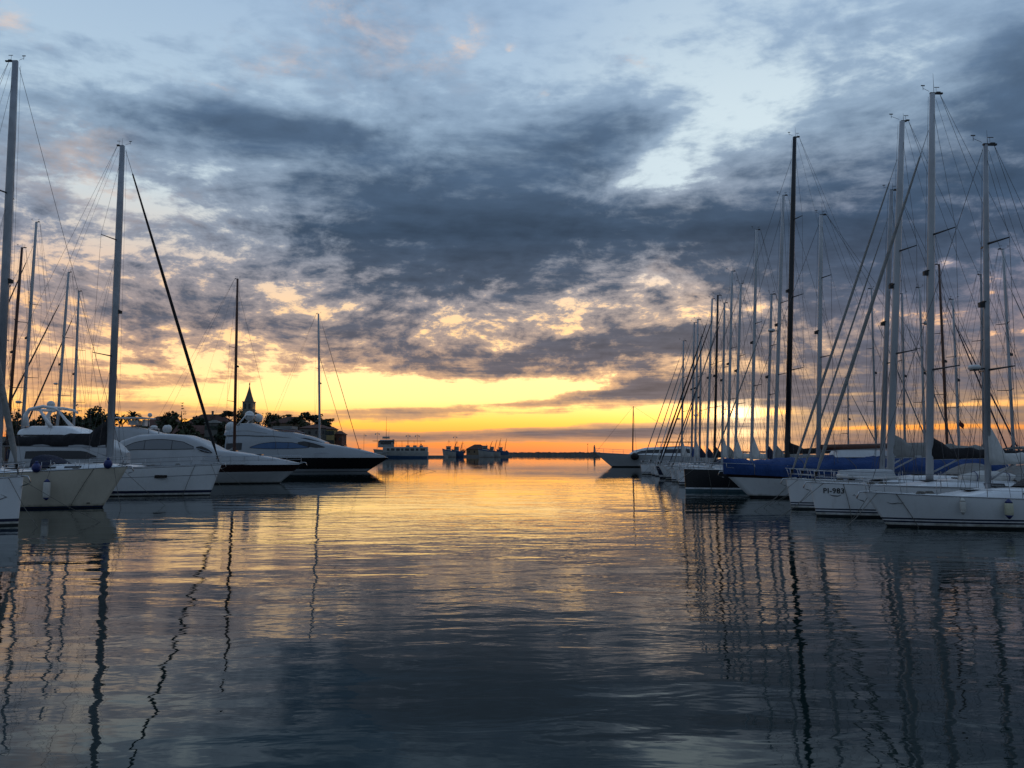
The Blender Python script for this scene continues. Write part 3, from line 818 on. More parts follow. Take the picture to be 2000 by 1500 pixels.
# ---------------------------------------------------------------- motor yachts
class House:
    """superstructure lofted through stations (x, z bottom, z top, half width bottom, half width top)"""
    def __init__(self, st): self.st = sorted(st)
    def q(self, x):
        st = self.st
        if x <= st[0][0]: return st[0][1:]
        for a, b in zip(st, st[1:]):
            if x <= b[0]:
                u = (x - a[0]) / (b[0] - a[0]); return tuple(lerp(p, r, u) for p, r in zip(a[1:], b[1:]))
        return st[-1][1:]
    def side(self, x, f, sd, off=0.0):
        zb, zt, wb, wt = self.q(x)
        return Vector((x, sd * (lerp(wb, wt, f ** 1.3) + off), lerp(zb, zt, f * .86)))
    def build(self, name, mat, parent, n=22, rnd=0.14):
        st = self.st; rings = []
        xs = sorted(set([lerp(st[0][0], st[-1][0], i / n) for i in range(n + 1)] + [s[0] for s in st]))
        for x in xs:
            zb, zt, wb, wt = self.q(x); h = zt - zb
            half = [(lerp(wb, wt, f ** 1.3), lerp(zb, zt, f * .86)) for f in (0, .25, .5, .75, 1)]
            half += [(wt * .93, zt - h * .055), (wt * .80, zt - h * .012), (wt * .4, zt + .02 * min(1, h))]
            rings.append([Vector((x, -a, b)) for a, b in half] + [Vector((x, a, b)) for a, b in half[::-1]])
        mb = MB().loft(rings, closed=False, cap0=False, cap1=False)
        for r in (rings[0], rings[-1]):
            b = len(mb.v); mb.v.extend([tuple(p) for p in r]); mb.face([b + i for i in range(len(r))])
        return mb.build(name, mat, parent)
    def window(self, parent, mat, pts, name='side_window', sides=(-1, 1), off=0.025, n=14, frame=0.0, bars=()):
        """pts: (x, lower fraction, upper fraction)"""
        pts = sorted(pts); o = None
        for sd in sides:
            rows = []
            for i in range(n + 1):
                x = lerp(pts[0][0], pts[-1][0], i / n)
                for a, b in zip(pts, pts[1:]):
                    if x <= b[0] + 1e-6:
                        u = (x - a[0]) / (b[0] - a[0]); lo = lerp(a[1], b[1], u); hi = lerp(a[2], b[2], u); break
                rows.append([self.side(x, lerp(lo, hi, k / 3), sd, off) for k in range(4)])
            o = MB().grid(rows).build(name, mat, parent)
            if frame:
                loop = [r[0] for r in rows] + [r[-1] for r in rows[::-1]] + [rows[0][0]]
                fb_ = MB().tube(loop, frame, 5)
                for u in bars:
                    i = int(round(u * n)); fb_.tube([rows[i][0], rows[i][-1]], frame, 5)
                fb_.build('window_frame', M_BLACKP, parent)
        return o

def motor_hull(label, bow, h, L, B, fb, fs, rake, bands, mats, name='motor_yacht', cat='motor yacht', group='motor yachts moored on the left side', deck=None, full=2.6, flare=0.45, sag=0.0, kpow=1.0, nt=26):
    fwd = Vector((math.cos(h), math.sin(h), 0))
    root = empty(name, Vector((bow[0], bow[1], 0)) - fwd * (L / 2 - rake), h)
    tag(root, label, cat, group)
    H = Hull(L, B, fb, fs, rake, -0.7, stern=.93, full=full, flare=flare, srake=0.2, sag=sag, kpow=kpow)
    H.build(root, bands, mats, nt=nt, deck=deck)
    return root, H

def rail_run(root, pts, mat=None, h=.75, name='bow_rail', r=.018, mid=True):
    mb = MB(); top = []
    for p in pts:
        p = Vector(p); t = p + Vector((0, 0, h)); top.append(t); mb.tube([p, t], r, 4)
    mb.tube(top, r * 1.1, 4)
    if mid: mb.tube([p - Vector((0, 0, h * .5)) for p in top], r * .7, 4)
    return mb.build(name, mat or M_STEEL, root)

# ---------------------------------------------------------------- trees, houses
M_LEAF = worn('foliage_dark_green', (0.030, 0.048, 0.022), 0.8, 0, 0.5, 0.7)
M_LEAF2 = worn('foliage_olive_green', (0.050, 0.062, 0.026), 0.8, 0, 0.45, 0.7)
M_BARK = worn('bark', (0.07, 0.05, 0.035), 0.9, 0, 0.4, 3)
M_TILE = worn('terracotta_tiles', (0.105, 0.045, 0.032), 0.85, 0, 0.4, 1.2)
M_STONE = worn('pale_limestone', (0.22, 0.20, 0.165), 0.85, 0, 0.25, 0.6)
M_STONE2 = worn('spire_stone', (0.13, 0.125, 0.11), 0.85, 0, 0.3, 0.6)
M_PLAS_Y = worn('yellow_plaster', (0.32, 0.24, 0.10), 0.85, 0, 0.2, 0.5)
M_PLAS_G = worn('grey_plaster', (0.16, 0.155, 0.14), 0.85, 0, 0.2, 0.5)
M_PLAS_O = worn('ochre_plaster', (0.20, 0.145, 0.09), 0.85, 0, 0.2, 0.5)
M_PLAS_R = worn('red_plaster', (0.15, 0.065, 0.045), 0.85, 0, 0.2, 0.5)
M_SHUT = worn('green_shutters', (0.03, 0.05, 0.04), 0.7, 0, 0.2, 2)
M_EARTH = worn('earth_and_scrub', (0.045, 0.042, 0.028), 0.95, 0, 0.4, 0.15)
M_ROCK = worn('breakwater_stone', (0.09, 0.085, 0.08), 0.95, 0, 0.35, 0.3)
M_CONC = worn('pier_concrete', (0.22, 0.21, 0.20), 0.9, 0, 0.25, 0.6)
M_IRON = worn('painted_iron', (0.025, 0.028, 0.028), 0.6, 0.3, 0.2, 3)
M_LANT = principled('lantern_glass', (0.5, 0.5, 0.46), 0.3)
M_RUST = worn('rusted_paint', (0.13, 0.07, 0.045), 0.8, 0, 0.4, 1.5)
M_FBLUE = worn('fishing_boat_blue', (0.03, 0.08, 0.17), 0.5, 0, 0.2, 1)
M_NET = worn('nets', (0.04, 0.06, 0.045), 0.95, 0, 0.4, 2)

def tree(label, base, height, width, kind, seed, group='trees on the headland', leaves=650):
    rnd = random.Random(seed)
    root = empty('palm_tree' if kind == 'palm' else ('pine_tree' if kind in ('umbrella', 'cedar') else 'tree'), base)
    tag(root, label, 'tree', group)
    tb = MB()
    bend = [Vector((rnd.uniform(-.02, .02) * height * i, rnd.uniform(-.02, .02) * height * i, height * q)) for i, q in enumerate((0, .25, .5, .8))]
    tb.tube(bend, [height * .030, height * .022, height * .017, height * .006], 7)
    lobes = []
    w = width / 2
    if kind == 'round':
        for _ in range(9):
            a = rnd.uniform(0, 6.28); rr = w * rnd.uniform(.1, .62)
            lobes.append((Vector((rr * math.cos(a), rr * math.sin(a), height * rnd.uniform(.42, .84))), w * rnd.uniform(.32, .52), .8))
    elif kind == 'umbrella':
        for _ in range(11):
            a = rnd.uniform(0, 6.28); rr = w * rnd.uniform(.05, .8)
            lobes.append((Vector((rr * math.cos(a), rr * math.sin(a), height * rnd.uniform(.76, .93))), w * rnd.uniform(.22, .36), .38))
    elif kind == 'cedar':
        for i in range(13):
            u = i / 12; a = rnd.uniform(0, 6.28); rr = w * (1 - u) ** .8 * rnd.uniform(.35, .8)
            lobes.append((Vector((rr * math.cos(a), rr * math.sin(a), height * lerp(.28, .97, u))), max(w * .15, w * (1 - u) * .42), .42))
    elif kind == 'cypress':
        for i in range(9):
            u = i / 8
            lobes.append((Vector((rnd.uniform(-.1, .1) * w, rnd.uniform(-.1, .1) * w, height * lerp(.12, .93, u))), w * (0.95 if u < .6 else lerp(.95, .3, (u - .6) / .4)), 1.5))
    for c, r, k in lobes[:8]:
        z0 = min(height * .8, max(height * .2, c.z - r)); q = z0 / height / .8
        j = min(2, int(q * 3)); st = bend[j].lerp(bend[j + 1], min(1, q * 3 - j))
        tb.tube([st, st.lerp(c, .5) + Vector((0, 0, -.03 * height)), c], [height * .011, height * .007, height * .003], 5)
    trunk = tb.build('trunk', M_BARK, root)
    cb = MB()
    if kind == 'palm':
        for i in range(46):
            a = rnd.uniform(0, 6.28); el = rnd.uniform(-.5, 1.25); ln = w * rnd.uniform(.8, 1.15)
            p = Vector((0, 0, height * .80)); d = Vector((math.cos(a) * math.cos(el), math.sin(a) * math.cos(el), math.sin(el)))
            pts = []
            for s in range(5):
                u = s / 4; pts.append(p + d * ln * u + Vector((0, 0, -ln * .5 * u * u)))
            sd = d.cross(Vector((0, 0, 1))).normalized() * ln * .10
            rows = [[q_ - sd * math.sin(math.pi * min(.97, .12 + u / 5)), q_ + Vector((0, 0, ln * .03)), q_ + sd * math.sin(math.pi * min(.97, .12 + u / 5))] for u, q_ in enumerate(pts)]
            cb.grid(rows, 0, False)
    else:
        tot = sum(r * r for _, r, _ in lobes)
        for c, r, k in lobes:
            for _ in range(max(8, int(leaves * r * r / tot))):
                d = Vector((rnd.gauss(0, 1), rnd.gauss(0, 1), rnd.gauss(0, 1))).normalized()
                rr = r * rnd.uniform(.45, 1.12)
                p = c + Vector((d.x * rr, d.y * rr, d.z * rr * k))
                s = r * rnd.uniform(.16, .34)
                u = Vector((rnd.gauss(0, 1), rnd.gauss(0, 1), rnd.gauss(0, .6))).normalized()
                v = u.cross(Vector((rnd.gauss(0, 1), rnd.gauss(0, 1), rnd.gauss(0, 1)))).normalized()
                b = len(cb.v)
                for a1, a2 in ((-1, -.3), (-.1, -.8), (1, -.2), (.5, .7), (-.5, .8)):
                    cb.v.append(tuple(p + u * s * a1 + v * s * a2 * .8))
                cb.face([b, b + 1, b + 2, b + 3, b + 4], 0, False)
    cb.build('crown', M_LEAF if seed % 3 else M_LEAF2, root, fix=False)
    return root

def house(label, x0, x1, Y, z0, ze, zr, depth, wall, roof, hip=True, nwin=3, rows=2, chim=(), name='house', group='houses on the headland', shutter=None):
    cx = (x0 + x1) / 2; wdt = x1 - x0
    root = empty(name, (cx, Y + depth / 2, z0)); tag(root, label, 'house', group)
    hw, hd = wdt / 2, depth / 2; H_ = ze - z0; hr = zr - z0
    w = MB().box((0, 0, H_ / 2), (wdt, depth, H_)).build('wall', wall, root)
    ov = .45; rb = MB()
    ins = min(hw * .72, hd * .95) if hip else 0.0
    e = [(-hw - ov, -hd - ov, H_), (hw + ov, -hd - ov, H_), (hw + ov, hd + ov, H_), (-hw - ov, hd + ov, H_)]
    lo = [(a, b, c - .22) for a, b, c in e]
    rg = [(-hw + ins, 0, hr), (hw - ins, 0, hr)] if hip else [(-hw - ov, 0, hr), (hw + ov, 0, hr)]
    rb.v += e + rg + lo
    for q in ((0, 1, 5, 4), (2, 3, 4, 5), (1, 2, 5), (3, 0, 4), (6, 9, 8, 7), (0, 6, 7, 1), (1, 7, 8, 2), (2, 8, 9, 3), (3, 9, 6, 0)): rb.face(q)
    rf = rb.build('roof', roof, root)
    for cxx in chim:
        MB().box((cxx, -hd * .2, hr + .3), (.9, .9, 2.4)).box((cxx, -hd * .2, hr + 1.6), (1.15, 1.15, .25)).build('chimney', wall, rf)
    for r in range(rows):
        for i in range(nwin):
            wx = -hw + wdt * (i + .5) / nwin; wz = H_ * (r + .55) / rows
            fr = MB().box((wx, -hd - .04, wz), (1.35, .14, 1.9)).build('window', wall if shutter is None else shutter, root)
            MB().box((wx, -hd - .125, wz), (.95, .06, 1.5)).build('pane', M_GLASS, fr)
            if shutter is not None:
                for sd in (-1, 1): MB().box((wx + sd * 1.05, -hd - .05, wz), (.62, .10, 1.9)).build('shutter', M_SHUT, fr)
    return root

# ================================================================ THE PLACE
PI = math.pi
# ---- land, quays, breakwater
def prism_sheet(name, fn, xs, ys, mat):
    mb = MB(); mb.grid([[Vector((x, y, fn(x, y))) for y in ys] for x in xs], 0, True)
    return tag(mb.build(name, mat), kind='structure')
hx0, hx1 = -520.0, P(668, 880, 400).x
def hill_z(x, y):
    u = sstep(hx1 + 3, hx1 - 45, x); v = sstep(318, 350, y)
    return -1.0 + (2.6 * min(1, v * 3) + 10.5 * sstep(345, 430, y) * u) * min(1, u * 6) * (1.0 if v > 0 else 0) + .5 * mnoise.noise(Vector((x * .05, y * .05, 0)))
prism_sheet('headland_ground', hill_z, [lerp(hx0, hx1 + 6, i / 40) for i in range(41)], [316 + i * 9 for i in range(22)], M_EARTH)
def slab(name, x0, x1, y0, y1, z, mat, kind='structure'):
    o = MB().box(((x0 + x1) / 2, (y0 + y1) / 2, (z - 1.5) / 2), (x1 - x0, y1 - y0, z + 1.5)).build(name, mat)
    o['kind'] = kind; return o
slab('quay', hx1 - 30, P(868, 880, 500).x, 500, 530, 1.3, M_CONC)
slab('quay', P(866, 880, 560).x, P(1000, 880, 560).x, 560, 590, 1.4, M_CONC)
slab('floating_pier', 34.2, 36.6, 22, 150, .55, M_CONC)
slab('floating_pier', -47.0, -44.6, 30, 160, .55, M_CONC)
# rubble breakwater
bw = MB(); bx0, bx1 = P(990, 880, 820).x, P(1172, 880, 700).x
rows = []
for i in range(220):
    u = i / 219; x = lerp(bx0, bx1, u); y = lerp(820, 700, u)
    rows.append([Vector((x, y + dy, dz + (.8 * mnoise.noise(Vector((x * .21, dy, 3.1))) + .55 * mnoise.noise(Vector((x * .9, dy, 7.7))) if dz > 0 else 0))) for dy, dz in ((-9, -1.5), (-5, 1.0), (-2.5, 2.5), (-2.2, 3.4), (2, 3.4), (2.2, 1.8), (8, -1.5))])
bw.grid(rows, 0, False)
tag(bw.build('breakwater', M_ROCK), 'long low dark stone breakwater closing the harbour on the horizon', 'breakwater')

# ================================================================ RIGHT ROW
RG = 'sailing yachts moored along the right-hand pier'
def right(label, wl, bowtip, h_deg, L, B, fs, mast_px, top_px, mast_r, mast_mat, **k):
    w0 = W(*wl); s = w0.y / FPX
    fb = w0.z + (wl[1] - bowtip[1]) * s; rake = max(0.05, (wl[0] - bowtip[0]) * s)
    return sailboat(label, (w0.x, w0.y), PI + R(h_deg), L, B, fb, fs, rake, mast_px, top_px, mast_r, mast_mat, group=RG, **k)

A_, HA, GA = right('nearest white yacht on the right, with raked bow and two hanging fenders', (1733, 1028), (1690, 963), 2.5, 12.6, 3.9, 1.15,
    1929, (1925, 283), .135, M_MAST, cover=M_CWHITE, boom_len=4.6, cover_h=.55, cover_head=2.2, spreaders=(.33, .70), spread_w=1.15, radar=(.335, .27), hood=M_CDARK, furl_top=.985, mast_z=1.75, lines=2)
B_, HB, GB = right('white sailing yacht lettered PI-983 on its bow, with a black sail cover', (1595, 1008), (1584, 944), 2.0, 16.2, 4.6, 1.35,
    1815, (1821, 183), .19, M_MASTW, cover=M_CBLACK, boom_len=6.2, cover_h=.62, cover_head=1.25, furl=M_CGREY, furl_r=.098, furl_top=.90, spreaders=(.27, .62), spread_w=1.5, hood=M_CGREY, mast_z=1.95, lines=2, flag=.55)
C_, HC, GC = right('white yacht with bulky grey sail cover and plumb bow, left of the lettered yacht', (1546, 994), (1538, 937), 1.5, 16.0, 4.6, 1.4,
    1738, (1762, 237), .21, M_MASTW, cover=M_CGREY, boom_len=6.0, cover_h=.95, cover_head=1.5, furl=M_CGREY, furl_r=.08, furl_top=.89, spreaders=(.33, .62), spread_w=1.4, mast_z=2.0, lines=2, hood=M_CGREY)
C2, _, _ = sailboat('white yacht mostly hidden, its shorter grey mast just left of the grey sail cover', (18.3, 48.9), PI, 14.5, 4.3, 1.5, 1.2, .3,
    1722, (1741, 372), .16, M_MAST, detail=1, boom_len=5.2, furl=M_CGREY, furl_r=.065, furl_top=.90, spreaders=(.38, .66), group=RG, mast_z=1.9)
D_, HD, GD = right('classic white yacht with a long overhanging bow under a bright blue deck cover', (1466, 972), (1413, 922), 1.0, 20.5, 4.6, 1.35,
    1598, (1604, 420), .17, M_MASTW, detail=1, bands=[(1.0, 1, 3), (.965, 1, 1), (.80, 1, 0), (.6, 1, 0), (.4, 1, 0), (.16, 0, 2), (-.1, 0, 2), (-.35, 0, 2), (-.58, 0, 2)], hull_mats=[M_WHITE, M_MAROON, M_FOUL, M_CWHITE],
    boom_len=7.2, spreaders=(.42, .74), full=1.8, flare=.42, mast_z=2.4, rail_mat=M_TEAK, lines=1, furl_top=.96)
E_, HE, GE = right('large black hulled racing yacht with a plumb bow, white waterline stripe and thick black mast', (1339, 960), (1337, 917), 1.0, 21.0, 5.2, 1.6,
    1537, (1552, 268), .225, M_MASTB, hull_mats=[M_BLACKH, M_WHITE, M_TEAL], bands=[(1.0, 1, 0), (.94, 1, 0), (.7, 1, 0), (.4, 1, 0), (.34, 0, 1), (.22, 0, 2), (-.1, 0, 2), (-.35, 0, 2), (-.58, 0, 2)],
    cover=M_CBLACK, boom_len=7.6, cover_h=.5, cover_head=1.0, spreaders=(.28, .50, .74), spread_w=1.5, furl_top=.93, mast_z=2.2, lines=2, cabin_h=.3)
# blue winter cover stretched over yacht D
rings = []
for i in range(55):
    t = lerp(.04, .992, i / 54); s = HD.sheer(t); b = HD.beam(t) + .05
    x = HD.at(t, s, 1).x + (.12 if i == 54 else 0); hh = lerp(1.75, .92, sstep(.35, 1, t)) + .05 * math.sin(i * .63) + .03 * math.sin(i * 1.9) - (.07 if i % 9 == 4 else 0)
    sag = .05 * math.sin(i * .9) + .035 * math.sin(i * 2.3 + 1); b *= 1 - (.012 if i % 9 == 4 else 0) + .006 * math.sin(i * 2.9)
    rings.append([Vector((x, b * a, s + hh * c)) for a, c in ((-1.0, -.16), (-1.02, .2), (-1.0, .46 + sag * .3), (-.55, .78 + sag), (0, 1.0), (.55, .78 - sag), (1.0, .46), (1.02, .2), (1.0, -.16))])
cv = MB().loft(rings, closed=False, cap0=False, cap1=False)
for r in (rings[0], rings[-1]):
    b = len(cv.v); cv.v.extend([tuple(p) for p in r]); cv.face([b + i for i in range(len(r))])
cv.build('deck_cover', M_CBLUE, D_)
for i in range(4, 55, 9): MB().tube([Vector(p) * 1.0 + Vector((0, .02 if p.y > 0 else -.02, .02)) for p in rings[i]], .02, 4).build('lashing', M_ROPE, D_)
xm = GD['xm']
MB().tube([Vector((xm - .2, 0, 3.55)), Vector((xm - 8.0, 0, 3.75))], [.22, .19], 9).build('varnished_boom', M_MASTR, D_)
MB().box((xm - 4.0, 0, 3.12), (6.0, 1.5, .5), taper=.9).build('deck_house', M_WHITE, D_)

# lettering and emblems
def text_on(root, H, t, zf, side, body, size, mat, name, bold=.012):
    cu = bpy.data.curves.new(name, 'FONT'); cu.body = body; cu.size = size; cu.extrude = .004; cu.offset = bold
    cu.align_x = 'CENTER'; cu.align_y = 'CENTER'; cu.space_character = 1.08
    cu.materials.append(mat)
    tmp = bpy.data.objects.new(name, cu)
    me = bpy.data.meshes.new_from_object(tmp); bpy.data.objects.remove(tmp); bpy.data.curves.remove(cu)
    o = bpy.data.objects.new(name, me); COL.objects.link(o); o.parent = root
    z = H.sheer(t) * zf
    p = H.at(t, z, side); a = H.at(t + .02, z, side); u = H.at(t, z + .2, side)
    fw = (a - p).normalized(); up = (u - p).normalized()
    xd = -fw if side > 0 else fw            # reading direction seen from outside
    nrm = xd.cross(up).normalized(); up = nrm.cross(xd).normalized()
    o.matrix_local = Matrix.Translation(p + nrm * .012) @ Matrix((xd, up, nrm)).transposed().to_4x4()
    return o
text_on(B_, HB, .942, .78, 1, 'PI-983', .36, M_BLACKP, 'registration_lettering', .006)
def swoosh(root, H, pts, r, mat, side=1, name='hull_emblem'):
    MB().tube([H.at(t, H.sheer(t) * zf, side) + Vector((0, side * .006, 0)) for t, zf in pts], r, 5).build(name, mat, root)
swoosh(B_, HB, [(.955, .665), (.946, .635), (.934, .63), (.924, .66)], [.004, .02, .022, .004], M_BLACKP)
swoosh(B_, HB, [(.893, .66), (.889, .70), (.886, .64)], .010, M_BLACKP)
swoosh(A_, HA, [(.955, .74), (.945, .70), (.935, .705), (.925, .73), (.913, .72), (.905, .76)], [.004, .012, .02, .014, .010, .003], M_WIRE)
fender('white boat fender hanging on the side of the nearest right-hand yacht, the smaller one', A_, HA, .735, 1, M_FEND, .125, .50, drop=.12)
fender('yellowed boat fender with dark blue ends at the right edge of the photo', A_, HA, .60, 1, M_FENDY, .165, .62, M_FENDB, drop=.10)

# headsail dropped and bundled on B's side deck
rb_ = random.Random(9); rings = []
for i in range(15):
    u = i / 14; x = HB.L / 2 - 7.3 - 2.9 * u; r = .34 * math.sin(PI * min(.96, .07 + u * .9)) ** .55 * rb_.uniform(.82, 1.12)
    rings.append([Vector((x, .75 + .12 * math.sin(u * 9) + r * 1.25 * math.cos(2 * PI * j / 10), HB.sheer(.5) + .50 + r * rb_.uniform(.85, 1.1) * math.sin(2 * PI * j / 10))) for j in range(10)])
MB().loft(rings).build('bundled_sail', M_CWHITE, B_)
for i in (3, 7, 11): MB().tube([p + (p - Vector((p.x, .75, HB.sheer(.5) + .5))) * .04 for p in rings[i]] + [rings[i][0]], .018, 4).build('sail_tie', M_FENDB, B_)
# upturned dinghy on C's foredeck, covered gear on A and B
dg = empty('dinghy', world(C_, (HC.L / 2 - 4.3, .2, HC.sheer(.8) + .42)), C_.rotation_euler.z); tag(dg, 'white upturned dinghy lying on the foredeck of the grey covered yacht', 'dinghy')
rings = [[Vector((lerp(-1.55, 1.35, i / 10), .72 * a * (1 - .75 * max(0, i / 10 - .55) ** 1.4 / .33), -.25 + .50 * b * (1 - .35 * max(0, i / 10 - .6)))) for a, b in ((-1, 0), (-1.02, .3), (-.8, .75), (-.35, .97), (.35, .97), (.8, .75), (1.02, .3), (1, 0))] for i in range(11)]
mb = MB().loft(rings, closed=False, cap0=False, cap1=False)
for r in (rings[0], rings[-1]):
    b = len(mb.v); mb.v.extend([tuple(p) for p in r]); mb.face([b + i for i in range(8)])
mb.build('dinghy_hull', M_RUBBER, dg)
tb = MB()
for sd in (-1, 1): tb.tube([Vector((-1.6, sd * .72, -.22)), Vector((.5, sd * .74, -.22)), Vector((1.1, sd * .5, -.18)), Vector((1.42, .0, -.12))], .10, 8)
tb.build('rubbing_tube', M_DOME, dg)

FW = [  # Y, mast base px, top px, bow offset, label, mast, hull, furl, cover
    (69.0, 1512, (1530, 382), 'white yacht with a radar dome half way up its mast, beside the thick black mast', M_MASTW, M_WHITE, None, M_CGREY, (.50, .32)),
    (73.0, 1497, (1507, 575), 'white sailing yacht with the short grey mast two places left of the thick black mast', M_MAST, M_WHITE, M_CGREY, M_CNAVY, None),
    (77.0, 1467, (1478, 449), 'white sailing yacht with the tallest pale mast left of the black racing yacht', M_MASTW, M_WHITE, None, M_CWHITE, None),
    (81.2, 1435, (1447, 554), 'white sailing yacht with a white triangular sail bundle at the foot of its mast', M_MASTW, M_WHITE, None, M_CWHITE, None),
    (85.2, 1421, (1430, 530), 'white sailing yacht whose thick pale mast rises above its four left neighbours', M_MASTW, M_WHITE, M_CGREY, M_CGREY, None),
    (89.3, 1410, (1415, 592), 'white sailing yacht with a thin pale mast right next to the thin black mast', M_MAST, M_WHITE, M_CNAVY, M_CWHITE, None),
    (93.3, 1395, (1402, 577), 'white sailing yacht with a thin black mast and black furled headsail', M_MASTB, M_WHITE, M_CBLACK, M_CBLACK, None),
    (97.3, 1380, (1391, 584), 'navy hulled yacht with pale mast and black furled headsail, beside the thin black mast', M_MASTW, M_NAVYH, M_CBLACK, M_CNAVY, None),
    (101.4, 1366, (1369, 658), 'small white yacht with the short mast fourth from the left of the right row', M_MAST, M_WHITE, None, M_CNAVY, (.38, .25)),
    (105.4, 1357, (1363, 624), 'white yacht with a slim pale mast, third mast from the left of the right row', M_MASTW, M_WHITE, M_CWHITE, M_CWHITE, None),
    (109.4, 1350, (1356, 630), 'white yacht with a slim grey mast, second mast from the left of the right row', M_MAST, M_WHITE, M_CGREY, M_CBLUE, None),
    (113.6, 1331, (1335, 666), 'white yacht carrying the leftmost and lowest mast of the tight right-hand row', M_MAST, M_WHITE, M_CGREY, M_CWHITE, (.36, .25)),
]
rnd = random.Random(4)
for i, (Y, mp, tp, lab, mm, hm, fu, cvm, rad) in enumerate(FW):
    xmast = (mp - 1000) / FPX * Y
    tall = (880 - tp[1]) / FPX * Y
    L = 9.5 + tall * .23
    bowx = xmast - L * .42 - rnd.uniform(-.3, .5)
    if i == 2: bowx = 16.6
    sailboat(lab, (bowx, Y), PI + R(rnd.uniform(-1.2, 1.2)), L, L * .20 + 1.0, 1.55 + rnd.uniform(-.1, .15), 1.2, rnd.choice((.15, .5, .9)),
             mp, tp, .10 + tall * .0033, mm, detail=1, hull_mats=[hm, M_STRIPE if hm is M_WHITE else M_WHITE, M_FOUL], bands=white_bands(rnd.choice((1, 2, 3))),
             cover=cvm, boom_len=L * .34, cover_h=.6, cover_head=3.2 if cvm is M_CWHITE else 1.6, furl=fu, furl_r=.10 if fu is M_CBLACK else .07, furl_top=.92,
             spreaders=(.34, .60) if tall > 17 else (.42, .70), spread_w=1.2, radar=rad, group=RG, lines=1, hood=rnd.choice((None, M_CNAVY, M_CGREY)), backstays=rnd.choice((1, 2)))

# masts across the right-hand pier
FR = [
    (92.0, 1712, (1702, 564), 'yacht across the right pier, its thin grey mast left of the grey sail cover', M_MAST, None),
    (86.0, 1768, (1762, 574), 'yacht across the right pier, its plain grey mast between the two tallest white masts', M_MAST, None),
    (82.0, 1808, (1796, 562), 'yacht across the right pier with a big radar dome left of the tallest mast', M_MASTW, (.80, .42)),
    (77.5, 1852, (1834, 517), 'sailing yacht across the right pier with the leaning varnished brown mast', M_MASTR, None),
    (74.0, 1875, (1861, 585), 'yacht across the right pier with a pale mast right of the varnished brown one', M_MASTW, None),
    (70.5, 1923, (1916, 537), 'yacht across the right pier whose mast hides behind the nearest right-hand mast', M_MAST, None),
    (66.5, 1982, (1959, 487), 'sailing yacht across the right pier with the rightmost leaning pale mast', M_MASTW, None),
    (99.0, 1657, (1656, 737), 'small sailing yacht across the right pier with a very short thin mast and lamp', M_MAST, None),
]
for i, (Y, mp, tp, lab, mm, rad) in enumerate(FR):
    xmast = (mp - 1000) / FPX * Y; tall = (870 - tp[1]) / FPX * Y; L = 8.5 + tall * .25
    sailboat(lab, (max(xmast + L * .40, 37.6 + L - .4), Y), R(rnd.uniform(-1.5, 1.5)), L, 3.9, 1.45, 1.15, .4, mp, tp, .08 + tall * .0034, mm, detail=1,
             cover=rnd.choice((M_CNAVY, M_CGREY, M_CBLACK)), boom_len=L * .33, cover_h=.5, cover_head=1.5, furl=rnd.choice((M_CNAVY, M_CGREY, None)), furl_r=.075, furl_top=.86,
             spreaders=(.36, .66), radar=rad, group='sailing yachts on the far side of the right-hand pier', lines=0, backstays=2)

# large motor sailer closing the row
mw = W(1195, 912); ms = mw.y / FPX
G_, HG = motor_hull('large pale motor sailer with overhanging bow at the far end of the right row', (mw.x, mw.y), PI, 27.0, 6.4, 3.25, 2.3, 3.9,
    [(1.0, 1, 1), (.93, 1, 0), (.7, 1, 0), (.5, 1, 0), (.3, 1, 0), (.22, 0, 2), (-.1, 0, 2), (-.4, 0, 2), (-.68, 0, 2)], [M_OFFW, M_CGREY, M_FOUL], name='motor_sailer', cat='motor sailer', group=None, full=2.0, flare=.4)
hs = House([(6.2, 2.4, 2.55, .5, .3), (4.4, 2.4, 3.7, 1.8, 1.4), (2.0, 2.4, 4.3, 2.2, 1.8), (-6.5, 2.2, 4.7, 2.3, 1.9), (-8.5, 2.2, 4.5, 2.3, 1.9)])
ho = hs.build('deckhouse', M_WHITE, G_)
hs.window(ho, M_GLASS, [(4.6, .5, .55), (3.6, .42, .86), (-1.5, .42, .86)], 'cabin_window')
hs.window(ho, M_GLASS, [(-1.9, .42, .86), (-7.5, .42, .86)], 'cabin_window')
MB().box((-4.6, 0, 5.55), (7.6, 4.2, .16)).build('sun_awning', M_CDARK, G_)
pb = MB()
for dx in (-8.2, -4.6, -1.0):
    for sd in (-1, 1): pb.tube([(dx, sd * 1.9, 4.4), (dx, sd * 1.9, 5.5)], .04, 5)
pb.build('awning_post', M_STEEL, G_)
mz = Vector((solve_on_axis(G_.location, PI, 8, 1235), 0, 2.6)); mt = mz + Vector((-.3, 0, 11.0))
mst = MB().tube([mz, mt], [.17, .10], 8).build('mast', M_MASTR, G_)
MB().tube([mz.lerp(mt, .5) + Vector((0, -1.3, 0)), mz.lerp(mt, .5) + Vector((0, 1.3, 0))], .04, 5).build('spreader', M_MASTR, mst)
rb = MB()
for q in (Vector((13.2, 0, 3.2)), Vector((-12.5, 0, 2.5)), mz + Vector((-.5, 2.6, -.2)), mz + Vector((-.5, -2.6, -.2))): rb.tube([mt, q], .022, 4)
rb.build('rigging', M_WIRE, G_)
rail_run(G_, [HG.at(t, HG.sheer(t), sd) for sd in (1,) for t in (.99, .93, .86, .78, .7, .6)], r=.03, h=.9)
bd = MB(); bd.ball((4.9, 2.9, 2.35), .95, 14, 0, .85); bd.build('covered_life_raft', M_CBLACK, G_)

